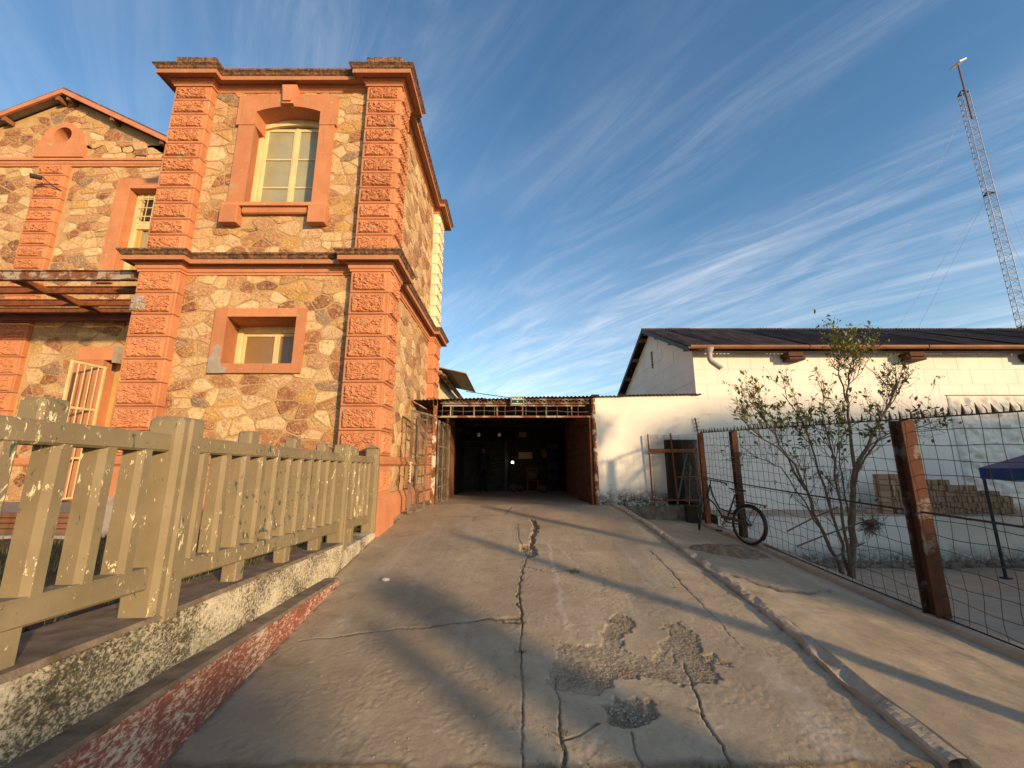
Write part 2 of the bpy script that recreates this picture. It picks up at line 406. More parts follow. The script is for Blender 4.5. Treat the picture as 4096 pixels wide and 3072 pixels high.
WOOD = simple('brown_wood', (.13, .058, .028), (.24, .115, .055), 5, .7, .3, .004, sc=(1, 1, .2))
WOOD_R = simple('red_brown_wood', (.17, .055, .028), (.27, .095, .05), 5, .7, .3, .004)
CREAM = simple('cream_painted_wood', (.50, .40, .19), (.66, .55, .30), 7, .6, .35, .004, sc=(1, 1, .3))
YELLOWP = simple('yellowed_wood', (.42, .26, .07), (.55, .36, .12), 6, .6, .3, .004, sc=(1, 1, .3))
def m_glass(name, c=(.33, .32, .20), rough=.12):
    n = NT(name); col = n.ramp(n.noise(3, 3, .5), [(.3, tuple(q * .8 for q in c)), (.7, c)]); return n.done(col, rough, spec=.6)
BLIND = m_glass('blind_behind_glass'); CURT = m_glass('lace_curtain', (.24, .145, .065), .3)
GLASS_D = m_glass('dark_glass', (.03, .03, .028), .08)
SOIL = simple('garden_soil', (.05, .032, .018), (.13, .085, .048), 8, .97, .9, .03)
DIRT = simple('sandy_dirt', (.15, .10, .058), (.30, .21, .13), 9, .97, .8, .02)
YARD = simple('yard_earth', (.32, .245, .17), (.42, .33, .24), 3, .95, .4, .01)
def m_leaf(name, a, b):
    n = NT(name); c = n.mix(n.attr('tint', 0), a, b); m = n.done(c, .5, spec=.35); return m
GRASS = m_leaf('grass_blades', (.035, .06, .012), (.20, .15, .05))
LEAF = m_leaf('citrus_leaf', (.030, .055, .012), (.24, .25, .035))
BARK = simple('grey_brown_bark', (.075, .052, .034), (.16, .115, .078), 18, .9, .6, .006)
BRICK = None
def m_brick(name, a, b, c):
    n = NT(name); col = n.ramp(n.objrand(), [(0, a), (.45, b), (1, c)]); col = n.mix(n.rng(n.noise(18, 6, .7), .4, .7, 0, .5), col, a)
    return n.done(col, .93, n.noise(40, 6, .7), .6, .006)
BRICK = m_brick('pale_fired_brick', (.29, .175, .10), (.40, .27, .165), (.35, .19, .11))
BRICK_D = simple('old_red_brick', (.12, .058, .032), (.25, .125, .068), 7, .95, .6, .01)
INNER = simple('sooty_plaster', (.020, .014, .010), (.045, .030, .021), 6, .95, .4, .006)  # deep indoor shade put into the colour of the inner surfaces
SHUT = simple('dusty_shutter', (.035, .033, .032), (.06, .056, .052), 6, .6, .2, .003)  # shutter colour darkened to stand in for the passage's shade
BLACK = simple('black_rubber', (.012, .011, .010), (.028, .025, .022), 20, .7, .2, .002)
BIKE = simple('black_enamel', (.012, .011, .010), (.045, .033, .024), 12, .45, .2, .001, spec=.5)
CHROME = simple('dull_chrome', (.18, .16, .13), (.32, .29, .25), 15, .45, .2, .001, metal=.8)
BLUE = simple('blue_tarpaulin', (.010, .030, .11), (.018, .050, .17), 5, .55, .3, .01)
BLUEP = simple('blue_painted_pole', (.012, .017, .035), (.025, .032, .06), 12, .5, .2, .002)
PLASTER_Y = simple('cream_plaster', (.60, .52, .33), (.72, .64, .44), 4, .9, .4, .006)
GREYP = simple('grey_cement_patch', (.25, .21, .17), (.37, .32, .265), 6, .95, .5, .006)
MASTM = simple('galvanised_mast', (.25, .25, .27), (.36, .36, .38), 8, .6, 0, metal=.2)
DULLRED = simple('dull_red_plastic', (.10, .012, .010), (.14, .018, .014), 8, .5, 0); DULLPAPER = simple('dim_cardboard', (.07, .05, .034), (.10, .072, .05), 8, .9, .1); DULLBLUE = simple('dim_blue_cloth', (.006, .012, .035), (.010, .018, .05), 8, .9, .1)  # darkened copies of plastic, card and cloth: passage shade put into the colour
SIGN_G = simple('sign_green', (.006, .035, .018), (.010, .045, .024), 8, .5, 0)
SIGN_W = simple('sign_cream', (.72, .66, .46), (.78, .72, .52), 8, .6, 0)
WHITEPL = simple('white_plastic', (.62, .60, .56), (.70, .68, .64), 8, .4, 0)
REDPL = simple('red_plastic', (.35, .02, .018), (.45, .035, .03), 8, .4, 0)
PAPER = simple('cardboard', (.34, .24, .16), (.42, .31, .21), 8, .9, .1)
CLOTH_D = simple('dark_clothing', (.015, .016, .022), (.03, .03, .04), 12, .95, .3)
SKIN = simple('skin', (.22, .11, .07), (.28, .145, .09), 10, .6, 0)
ROPE = simple('white_rope', (.62, .56, .42), (.74, .68, .54), 30, .9, .3)
# ================================================================== THE SETTING
CP, SP = math.cos(R(11.3)), math.sin(R(11.3)); KD = 4096 / 2212
def rampz(y): return -1.761 + .0855 * np.minimum(y, 9.9)
def rp(u, v):                               # a spot of the photograph (2212 wide) on the sloping ramp
    x = (u * KD - 2048) / 1620; y = (1536 - v * KD) / 1620; d = (x, CP - y * SP, SP + y * CP)
    k = -1.761 / (d[2] - .0855 * d[1]); return (d[0] * k, d[1] * k)
def at(u, v, Y):                            # the same on an upright plane at depth Y (pixels of the 4096 picture)
    x = (u - 2048) / 1620; y = (1536 - v) / 1620; k = Y / (CP - y * SP); return (x * k, Y, (SP + y * CP) * k)
def kerbx(y): return np.interp(y, [2.3, 3.1, 4, 5, 6.5, 7.9, 9, 9.85], [2.27, 2.29, 2.40, 2.44, 2.46, 2.46, 2.40, 2.30])

_J = {}
def seg_dist(X, Y, pts, jit=.012, seed=3, wid=None):
    best = np.full(X.shape, 9.); bw = np.full(X.shape, .01)
    if X.size > 60000:
        if 'x' not in _J: _J['x'] = fbm(X * 9, Y * 9, 3, 4) - .5; _J['y'] = fbm(X * 9, Y * 9, 53, 4) - .5
        sh_ = (seed * 37) % 200; JX = X + np.roll(_J['x'], sh_, 1) * jit * 4; JY = Y + np.roll(_J['y'], sh_, 1) * jit * 4
    else: JX = X + (fbm(X * 9, Y * 9, seed, 3) - .5) * jit * 4; JY = Y + (fbm(X * 9, Y * 9, seed + 50, 3) - .5) * jit * 4
    for i in range(len(pts) - 1):
        (ax, ay), (bx, by) = pts[i], pts[i + 1]; dx, dy = bx - ax, by - ay; l = dx * dx + dy * dy + 1e-9
        t = np.clip(((JX - ax) * dx + (JY - ay) * dy) / l, 0, 1); d = np.hypot(JX - ax - t * dx, JY - ay - t * dy)
        w = wid if np.isscalar(wid) else wid[i] + (wid[i + 1] - wid[i]) * t
        r = d - w; best = np.minimum(best, r)
    return best
def inpoly(X, Y, poly):
    c = np.zeros(X.shape, bool); n = len(poly)
    for i in range(n):
        (x0, y0), (x1, y1) = poly[i], poly[(i + 1) % n]
        k = ((y0 > Y) != (y1 > Y)) & (X < (x1 - x0) * (Y - y0) / (y1 - y0 + 1e-12) + x0); c ^= k
    return c
def polysd(X, Y, poly, jit=.03, seed=9):
    JX = X + (fbm(X * 6, Y * 6, seed, 5) - .5) * jit * 7 + (fbm(X * 28, Y * 28, seed + 2, 2) - .5) * jit * 1.6; JY = Y + (fbm(X * 6, Y * 6, seed + 31, 5) - .5) * jit * 7
    best = np.full(X.shape, 9.); n = len(poly)
    for i in range(n):
        (ax, ay), (bx, by) = poly[i], poly[(i + 1) % n]; dx, dy = bx - ax, by - ay; l = dx * dx + dy * dy + 1e-9
        t = np.clip(((JX - ax) * dx + (JY - ay) * dy) / l, 0, 1); best = np.minimum(best, np.hypot(JX - ax - t * dx, JY - ay - t * dy))
    return np.where(inpoly(JX, JY, poly), -best, best)
def P(*a): return [rp(*q) for q in a]

# ---- ramp: a dense sheet so that cracks and the spalled patches are real relief
ys = [2.44]
while ys[-1] < 9.9: ys.append(ys[-1] + .0062 + .0042 * (ys[-1] - 2.4))
ys = np.array(ys); xs = np.linspace(-2.62, 2.56, 620)
X, Y = np.meshgrid(xs, ys)
Z = rampz(Y) + (fbm(X * .9, Y * .9, 5, 3) - .5) * .02 + (fbm(X * 30, Y * 30, 6, 4) - .5) * .0032
Z += np.where(fbm(X * 5, Y * 5, 61, 3) > .56, (fbm(X * 34, Y * 34, 62, 3) - .5) * .007, 0)
cr = np.zeros(X.shape); pt = np.zeros(X.shape); st = np.zeros(X.shape)
_N5 = fbm(X * 5, Y * 5, 7, 4); _N7 = fbm(X * 7, Y * 7, 9, 4)
def crack(pts, wid, depth, jit=.012, seed=3, soft=.005, dk=1.):
    global Z, cr
    d = seg_dist(X, Y, pts, jit, seed, wid); k = np.clip(-d / soft + .5, 0, 1); Z -= k * depth; cr = np.maximum(cr, dk * np.clip(-(d - .002) / .006 + .5, 0, 1) * np.clip(-.1 + 2. * np.roll(_N5, seed * 13 % 300, 1), .2, 1)); dd = np.clip(-(d - .035) / .06 + .5, 0, 1) * np.clip(np.roll(_N7, seed * 29 % 300, 1) * 4 - 2.2, 0, 1); cr = np.maximum(cr, dd * .55 * dk)
crack(P((1133, 1659), (1131, 1580), (1128, 1500), (1125, 1420), (1127, 1345), (1121, 1290), (1128, 1230), (1140, 1200), (1121, 1165), (1118, 1130)), .004, .012, .010, 3)
crack(P((1127, 1345), (1122, 1310), (1119, 1270), (1130, 1220)), [.006, .010, .009, .004], .010, .03, 21)
crack(P((1120, 1334), (1075, 1333), (1035, 1338), (990, 1345), (930, 1352), (860, 1358), (780, 1368), (700, 1378), (640, 1381)), [.016, .020, .014, .011, .012, .009, .006, .004, .002], .014, .016, 5)
crack(P((1120, 1345), (1090, 1342), (1060, 1337)), .010, .02, .02, 8)
crack(P((1222, 1659), (1218, 1620), (1211, 1570), (1208, 1520), (1198, 1460)), [.014, .009, .006, .003, .001], .016, .012, 11)
crack(P((1216, 1602), (1250, 1590), (1292, 1562)), [.006, .006, .008], .008, .006, 13)
crack(P((1360, 1580), (1372, 1620), (1392, 1659)), [.006, .004, .003], .014, .012, 15)
crack(P((1475, 1430), (1500, 1490), (1520, 1545), (1560, 1610), (1580, 1659)), [.002, .004, .005, .004, .002], .02, .014, 17)
crack(P((1520, 1545), (1480, 1530)), .005, .012, .014, 19)
crack(P((1405, 1190), (1440, 1225), (1480, 1270), (1540, 1330), (1600, 1400)), [.004, .003, .004, .002, .001], .015, .012, 23)
crack(P((1130, 1222), (1180, 1235), (1240, 1230)), [.006, .004, .010], .012, .02, 25)
crack(P((1290, 1225), (1305, 1265), (1310, 1290)), .001, .005, .03, 27, .008, .5)
crack(P((930, 1112), (1010, 1116), (1090, 1112), (1104, 1096)), [.006, .006, .010, .016], .006, .012, 29)
crack(P((1440, 1345), (1455, 1400), (1450, 1430)), .002, .008, .03, 33, .008, .6)
crack(P((1020, 1126), (1028, 1116)), .006, .012, .01, 35)
for q in range(34):
    cx = random.uniform(-1.5, 2.1); cy = random.uniform(2.6, 7.5); a = random.uniform(0, 3.1); l = random.uniform(.06, .25)
    crack([(cx, cy), (cx + l * math.cos(a), cy + l * math.sin(a))], .0008, .003, .035, 100 + q, .005, .4)
# trench with rubble by the gate, and the spalled areas
def patch(poly, depth, rough, jit=.03, seed=9, dark=.0, freq=48):
    global Z, pt, cr
    d = polysd(X, Y, poly, jit, seed); k = np.clip(-d / .012 + .5, 0, 1)
    Z += k * (-depth + (fbm(X * freq, Y * freq, seed + 3, 4) - .5) * rough); pt = np.maximum(pt, k * np.clip(fbm(X * 4, Y * 4, seed + 5, 4) * 2.6 - .55, .12, 1))
    cr = np.maximum(cr, k * dark); rim = np.clip(1 - np.abs(d) / .008, 0, 1) * (vn(X * 5, Y * 5, seed) > .35); cr = np.maximum(cr, rim * .75)
patch(P((1142, 1205), (1124, 1190), (1120, 1178), (1146, 1176), (1150, 1130), (1148, 1120), (1162, 1126), (1157, 1165), (1160, 1200)), .035, .035, .02, 41, .3)
patch(P((1195, 1480), (1192, 1400), (1215, 1385), (1290, 1392), (1300, 1340), (1330, 1325), (1375, 1332), (1370, 1362), (1350, 1380), (1362, 1405), (1420, 1420), (1440, 1350), (1475, 1345), (1520, 1400), (1550, 1470), (1480, 1490), (1410, 1465), (1330, 1470), (1300, 1500), (1230, 1490)), .008, .012, .035, 43, .08)
patch(P((1315, 1525), (1345, 1500), (1395, 1510), (1425, 1550), (1400, 1580), (1360, 1585), (1315, 1560)), .018, .028, .03, 45, .30)
patch(P((1545, 1410), (1580, 1425), (1570, 1440), (1530, 1432)), .008, .014, .03, 47, .0)
patch(P((1225, 1228), (1250, 1226), (1262, 1238), (1235, 1240)), .010, .03, .03, 49, .3)
# pale dribble of spilt cement and wheel-worn lanes
for pl, w in ((P((1186, 1165), (1190, 1200), (1205, 1260), (1212, 1310), (1235, 1380)), .022), (P((1205, 1180), (1240, 1215)), .012)):
    d = seg_dist(X, Y, pl, .03, 71, w); st = np.maximum(st, np.clip(-d / .03 + .5, 0, 1) * .7)
d = seg_dist(X, Y, P((1660, 1440), (1760, 1540), (1850, 1659)), .08, 73, .10); st = np.maximum(st, np.clip(-d / .12 + .5, 0, 1) * .45 * fbm(X * 9, Y * 9, 8, 4) * 1.6)
d = seg_dist(X, Y, P((1190, 1100), (1700, 1330)), .1, 75, .05)
# grime caught along the left wall and the kerb
edge = np.minimum(np.abs(X - np.interp(Y, [2.4, 4.9, 5, 7], [-1.84, -1.97, -2.12, -2.24])), np.abs(X - kerbx(Y)))
cr = np.maximum(cr, np.clip(1 - edge / .05, 0, 1) * (fbm(X * 12, Y * 12, 91, 3) > .47) * .8)
# ragged front end
front = 2.47 + (fbm(X * 6, X * 0 + 3, 77, 3) - .5) * .09
cr = np.maximum(cr, np.clip((front + .05 - Y) / .05, 0, 1) * .9); Z -= np.clip((front - Y) / .02, 0, 1) * .05
ny, nx = X.shape
me = bpy.data.meshes.new('ramp'); idx = np.arange(ny * nx).reshape(ny, nx)
fq = np.stack([idx[:-1, :-1], idx[:-1, 1:], idx[1:, 1:], idx[1:, :-1]], -1).reshape(-1, 4)
me.vertices.add(ny * nx); me.vertices.foreach_set('co', np.stack([X, Y, Z], -1).ravel().astype(np.float32))
me.loops.add(fq.size); me.loops.foreach_set('vertex_index', fq.ravel().astype(np.int32))
me.polygons.add(len(fq)); me.polygons.foreach_set('loop_start', np.arange(0, fq.size, 4, dtype=np.int32)); me.polygons.foreach_set('use_smooth', np.ones(len(fq), bool))
me.update(calc_edges=True); me.validate(); me.materials.append(RAMP)
colattr(me, np.stack([cr, pt, st], -1).reshape(-1, 3).astype(np.float32), 'mask')
struct(link('ramp', me))

# ---- street ground in front of the ramp and all round, down to the horizon
def gz(x, y): return -1.60 - .012 * np.maximum(0, 2.4 - y)
mb = MB(); mb.add([(-60, -90, -2.75), (60, -90, -2.75), (60, 2.46, -1.62), (-60, 2.46, -1.62)], [(0, 1, 2, 3)])
struct(mb.build('street_pavement', CONC))
mb = MB(); mb.add([(-900, -900, -2.8), (900, -900, -2.8), (900, 900, -2.8), (-900, 900, -2.8)], [(0, 1, 2, 3)])
struct(mb.build('ground', DIRT))
# floor of the covered passage behind the gate
mb = MB(); mb.add([(-2.3, 9.885, -.912), (2.2, 9.885, -.912), (2.2, 19, -1.06), (-2.3, 19, -1.06)], [(0, 1, 2, 3)])
struct(mb.build('passage_floor', CONC))

# ---- side path between kerb and wire fence
def pl_(y): return np.interp(y, [2.3, 3.1, 4, 5, 6, 7.3, 8, 9.9], [-1.515, -1.450, -1.376, -1.335, -1.30, -1.255, -1.235, -1.21])
def pr_(y): return np.interp(y, [-5, 1.5, 3.73, 5.3, 7.1, 7.8, 9.9], [-1.70, -1.64, -1.575, -1.51, -1.40, -1.365, -1.28])
ys2 = np.linspace(1.2, 9.83, 190); t = np.linspace(0, 1, 60)
YY, TT = np.meshgrid(ys2, t, indexing='ij'); KX = kerbx(YY) + .07; XX = KX + (4.2 - KX) * TT
ZZ = pl_(YY) + (pr_(YY) - pl_(YY)) * TT + (fbm(XX * 1.5, YY * 1.5, 15, 3) - .5) * .03 + (fbm(XX * 11, YY * 11, 16, 4) - .5) * .012
hump = np.exp(-(((XX - 3.45) / .55) ** 2 + ((YY - 6.75) / .28) ** 2)); ZZ += hump * .0
d = seg_dist(XX, YY, [(2.75, 5.4), (3.0, 5.05), (3.3, 5.0), (3.6, 5.15), (4.0, 5.25)], .05, 7, [.03, .07, .05, .02, .008]); kk = np.clip(-d / .02 + .5, 0, 1); ZZ -= kk * .02
XX[:, 0] = XX[:, 1] - .02; ZZ[:, 0] = ZZ[:, 1] - .35; mb = MB(); mb.grid(np.stack([XX, YY, ZZ], -1)); o = mb.build('side_path', RAMP, smooth=True, fixn=False)
colattr(o.data, np.stack([kk * .5, kk, kk * 0], -1).reshape(-1, 3), 'mask'); struct(o)
# broken cast kerb along the ramp
ky = np.linspace(2.44, 9.84, 420); prof = [(-.014, -.12), (-.008, .034), (.010, .050), (.045, .053), (.092, .052), (.108, .030), (.12, -.30)]
G = np.zeros((len(ky), len(prof), 3))
for j, (a, b) in enumerate(prof):
    jit = (fbm(ky * 9, ky * 0 + j * 1.7, 31, 5) - .5) * .07; jz = (fbm(ky * 8, ky * 0 + j * .9, 37, 5) - .5) * .05
    notch = np.clip((fbm(ky * 2.3, ky * 0 + 5, 39, 3) - .60) * 6, 0, 1) * (.03 if j in (2, 3) else 0)
    jit = jit * .35 + (fbm(ky * 4, ky * 0 + (1 if j < 3 else 8), 32, 5) - .5) * .05
    G[:, j, 0] = kerbx(ky) + a + jit; G[:, j, 1] = ky; G[:, j, 2] = rampz(ky) + b * 1.0 + jz * (.7 if j in (1, 2, 3, 4) else 0) - notch
mb = MB(); mb.grid(G); o = struct(mb.build('kerb', CONC, smooth=False, fixn=False))
# raised edge under the wire fence with the drop to the yard behind it
ky = np.linspace(-5.0, 9.8, 200); prof = [(-.10, -.10), (-.095, .055), (-.08, .07), (.10, .07), (.115, .05), (.13, -1.2)]
G = np.zeros((len(ky), len(prof), 3))
for j, (a, b) in enumerate(prof):
    G[:, j, 0] = 4.25 + a + (fbm(ky * 4, ky * 0 + j, 33, 3) - .5) * .02; G[:, j, 1] = ky; G[:, j, 2] = pr_(ky) + b + (fbm(ky * 3, ky * 0 + j, 35, 3) - .5) * .02 * (b > 0)
mb = MB(); mb.grid(G); struct(mb.build('fence_kerb', CONC, fixn=False))
# yard beyond the wire fence
gx = np.linspace(4.3, 40, 90); gy = np.linspace(-6, 9.3, 60); XX, YY = np.meshgrid(gx, gy)
mb = MB(); mb.grid(np.stack([XX, YY, -2.12 + (fbm(XX * .8, YY * .8, 12, 3) - .5) * .06], -1)); struct(mb.build('yard', YARD, smooth=True, fixn=False))
# garden strip behind the concrete fence
gx = np.linspace(-16, -2.4, 110); gy = np.linspace(.2, 7.3, 70); XX, YY = np.meshgrid(gx, gy)
gzz = np.interp(XX, [-16, -7, -2.4], [-1.2, -1.17, -1.0]) + (fbm(XX * 1.4, YY * 1.4, 22, 4) - .5) * .10
mb = MB(); mb.grid(np.stack([XX, YY, gzz], -1)); struct(mb.build('garden_bed', SOIL, smooth=True, fixn=False))
def gard(x, y): return float(np.interp(x, [-16, -7, -2.4], [-1.2, -1.17, -1.0]) + (fbm(np.array([x * 1.4]), np.array([y * 1.4]), 22, 4)[0] - .5) * .10)
# sandy heap beside the bicycle
gx = np.linspace(2.72, 4.12, 70); gy = np.linspace(6.1, 7.5, 60); XX, YY = np.meshgrid(gx, gy)
KX = kerbx(YY) + .09; T2 = np.clip((XX - KX) / (4.2 - KX), 0, 1); B = pl_(YY) + (pr_(YY) - pl_(YY)) * T2
r = ((XX - 3.45) / .62) ** 2 + ((YY - 6.78) / .42) ** 2; Hh = np.clip(1 - r + (fbm(XX * 5, YY * 5, 44, 4) - .5) * .9, -.25, 1) * .13 + (fbm(XX * 16, YY * 16, 46, 4) - .5) * .05
mb = MB(); mb.grid(np.stack([XX, YY, B + Hh * np.clip((1.25 - r) * 3, 0, 1) - .025], -1)); stuff(mb.build('dirt_heap', DIRT, smooth=True, fixn=False)); o = bpy.data.objects['dirt_heap']; o['label'] = 'low heap of sandy dirt on the side path below the bicycle'; o['category'] = 'dirt heap'

# ================================================================== CONCRETE FENCE ON ITS BASE WALL
bw = thing('base_wall', 'low lichened whitewashed wall with peeling red skirt beneath the concrete fence', 'wall', (-2.2, 4, -1.3))
def rough_strip(x0, x1, y0, y1, z0, z1, n=90, amp=.012, seed=1, tilt=0.):
    yy = np.linspace(y0, y1, n); prof = [(x1, z0), (x1, z1 - .02), (x1 - .015, z1), (x0, z1), (x0, z0)]
    G = np.zeros((n, len(prof), 3))
    for j, (a, b) in enumerate(prof):
        G[:, j, 0] = a + (fbm(yy * 3, yy * 0 + j, seed, 4) - .5) * amp; G[:, j, 1] = yy; G[:, j, 2] = b + (fbm(yy * 3, yy * 0 + j + 9, seed, 4) - .5) * amp * (j in (1, 2, 3)) + tilt * (yy - 3.3) * (b > -1.5)
    m = MB(); m.grid(G); m.add([tuple(G[-1, j]) for j in range(5)] + [tuple(G[0, j]) for j in range(5)], [(0, 1, 2, 3, 4), (9, 8, 7, 6, 5)]); return m
rough_strip(-2.52, -2.075, .6, 5.44, -1.9, -.885, seed=3, tilt=-.045).build('wall_body', BASEW, bw)
rough_strip(-2.52, -2.075, 5.442, 6.98, -1.9, -1.07, 40, seed=5).build('wall_body', BASEW, bw)
rough_strip(-2.525, -2.068, .6, 5.44, -.89, -.865, seed=9, amp=.014, tilt=-.045).build('coping', CONC_D, bw)
rough_strip(-2.10, -1.925, .6, 4.97, -1.9, -1.215, seed=7, tilt=-.041).build('skirt', REDW, bw)
rough_strip(-2.08, -1.918, .6, 4.96, -1.217, -1.195, seed=7, amp=.01, tilt=-.041).build('skirt_coping', CONC_D, bw)

cf = thing('concrete_fence', 'olive painted precast concrete fence with flaking balusters on the low wall', 'fence', (-2.15, 4, -.93))
XF0, XF1 = -2.25, -2.125
def bal_mesh(h):     # baluster with chamfered front corners
    w, dp, c = .048, .050, .024
    m = MB(); poly = [(dp, -w + c), (dp, w - c), (dp - c, w), (-dp, w), (-dp, -w), (dp - c, -w)]
    m.prism([(x, y, 0) for x, y in poly], (0, 0, h)); return m.mesh('baluster', OLIVE)
def ztop_(y): return .172 - .012 * (y - 3.2)
def zbot_(y): return -.725 - .050 * (y - 3.2)
def wtop_(y): return -.865 - .045 * (y - 3.3) if y < 5.44 else -1.07
BAL = bal_mesh(1.0)
def panel(y0, y1, first, pitch, n, tabs, zb):
    xm = (XF0 + XF1) / 2; w = XF1 - XF0
    MB().bar((xm, y0, ztop_(y0) - .052), (xm, y1, ztop_(y1) - .052), w, .105, (0, 0, 1), .012).build('top_rail', OLIVE, cf)
    MB().bar((xm, y0, zbot_(y0) + .06), (xm, y1, zbot_(y1) + .06), w, .12, (0, 0, 1), .012).build('bottom_rail', OLIVE, cf)
    for i in range(n):
        y = first + i * pitch; z0 = zbot_(y) + .10; o = link('baluster', BAL, cf, (XF1 - .055, y, z0)); o.scale = (1, 1, ztop_(y) - .09 - z0)
    for y in tabs:
        MB().box(XF0 + .004, XF1 - .012, y - .065, y + .065, ztop_(y) - .02, ztop_(y) + .10, .016).build('top_knob', OLIVE, cf)
        MB().box(XF0 + .006, XF1 - .008, y - .055, y + .055, wtop_(y) - .03, zbot_(y) + .02, .010).build('foot', OLIVE, cf)
panel(.3, 2.47, 2.30 - 8 * .225, .225, 9, (.42, 1.10, 1.78), -.92)
panel(2.62, 5.42, 2.78, .2410, 11, (3.34, 4.10, 4.84), -.92)
panel(5.54, 6.84, 5.70, .245, 5, (5.98,), -1.07)
def fpost(y0, y1, z0, z1):
    w = (y1 - y0)
    m = MB(); m.box(XF0 - .035, XF1 + .045, y0, y1, z0, z1, .028); m.box(XF1 + .03, XF1 + .062, y0 + w * .30, y1 - w * .12, z0 + .01, z1 - .004, .014)
    m.build('post', OLIVE, cf)
fpost(2.44, 2.65, -.90, .290); fpost(5.40, 5.57, -1.09, .262); fpost(6.82, 6.96, -1.09, .275)
m = MB(); m.add([(-2.29, 6.82, .275), (-2.08, 6.82, .275), (-2.08, 6.96, .275), (-2.29, 6.96, .275), (-2.185, 6.89, .335)], [(0, 1, 4), (1, 2, 4), (2, 3, 4), (3, 0, 4)]); m.build('post_cap', OLIVE, cf)

for o in (bw, cf): o.rotation_euler = (0, 0, .055)          # the fence line closes in on the tower
# grass and weeds
def blades(spots, hmin, hmax, wid, seed, lean=.5):
    rg = np.random.default_rng(seed); V = []; F = []; C = []
    for (x, y, z, dens) in spots:
        h = rg.uniform(hmin, hmax) * dens; a = rg.uniform(0, 6.28); ln = rg.uniform(.1, lean) * h; w = wid * rg.uniform(.6, 1.3)
        dx, dy = math.cos(a), math.sin(a); px_, py_ = -dy * w, dx * w; o = len(V)
        V += [(x - px_, y - py_, z), (x + px_, y + py_, z), (x + dx * ln * .4 + px_ * .6, y + dy * ln * .4 + py_ * .6, z + h * .6), (x + dx * ln * .4 - px_ * .6, y + dy * ln * .4 - py_ * .6, z + h * .6), (x + dx * ln, y + dy * ln, z + h)]
        F += [(o, o + 1, o + 2, o + 3), (o + 3, o + 2, o + 4)]; t = rg.uniform(0, 1) ** 1.3; C += [(t, t, t)] * 5
    me = bpy.data.meshes.new('grass'); me.from_pydata(V, [], F); me.materials.append(GRASS); colattr(me, np.array(C)); return me
sp = []
for i in range(15000):
    x = -2.5 - 9 * random.random() ** 1.6; y = random.uniform(.8, 7.0); k = float(fbm(np.array([x * 1.1]), np.array([y * 1.1]), 3, 3)[0])
    if k < .44: continue
    sp.append((x, y, gard(x, y) - .005, min(1.4, (k - .40) * 8)))
stuff(tag(link('grass', blades(sp, .04, .12, .006, 1)), 'patchy short grass growing in the garden strip behind the concrete fence', 'grass'))
sp = []
for (x, y, n, s_) in [(-2.47, 2.25, 60, .10), (-2.44, 3.95, 70, .09), (-2.45, 5.3, 80, .09), (-2.44, 4.6, 50, .08), (-2.46, 3.3, 70, .10), (-2.44, 1.7, 60, .1)]:
    for i in range(n): sp.append((x + random.gauss(0, .03), y + random.gauss(0, s_ * 1.6), -1.0, 1.3))
stuff(tag(link('weeds', blades(sp, .06, .16, .010, 2, .9)), 'weeds sprouting along the foot of the concrete fence', 'weeds'))
sp = []
for (u, v, n, s_) in [(1120, 1345, 60, .05), (1127, 1408, 45, .02), (1213, 1585, 60, .03), (1217, 1620, 40, .03), (1118, 1280, 40, .04), (1318, 1340, 60, .05), (1235, 1232, 40, .06), (1060, 1338, 25, .05), (1720, 1655, 60, .09), (1560, 1657, 50, .09), (1300, 1657, 60, .10), (1180, 1656, 50, .06), (1460, 1270, 25, .03), (1660, 1342, 30, .04), (1960, 1655, 40, .05), (330, 1512, 0, .01)]:
    x, y = rp(u, v)
    for i in range(n): sp.append((x + random.gauss(0, s_), max(2.47, y + random.gauss(0, s_ * .5)), float(rampz(y)) - .015, 1.0))
stuff(tag(link('crack_weeds', blades(sp, .012, .038, .003, 4, 1.2)), 'small weeds rooted in the cracks of the concrete ramp', 'weeds'))
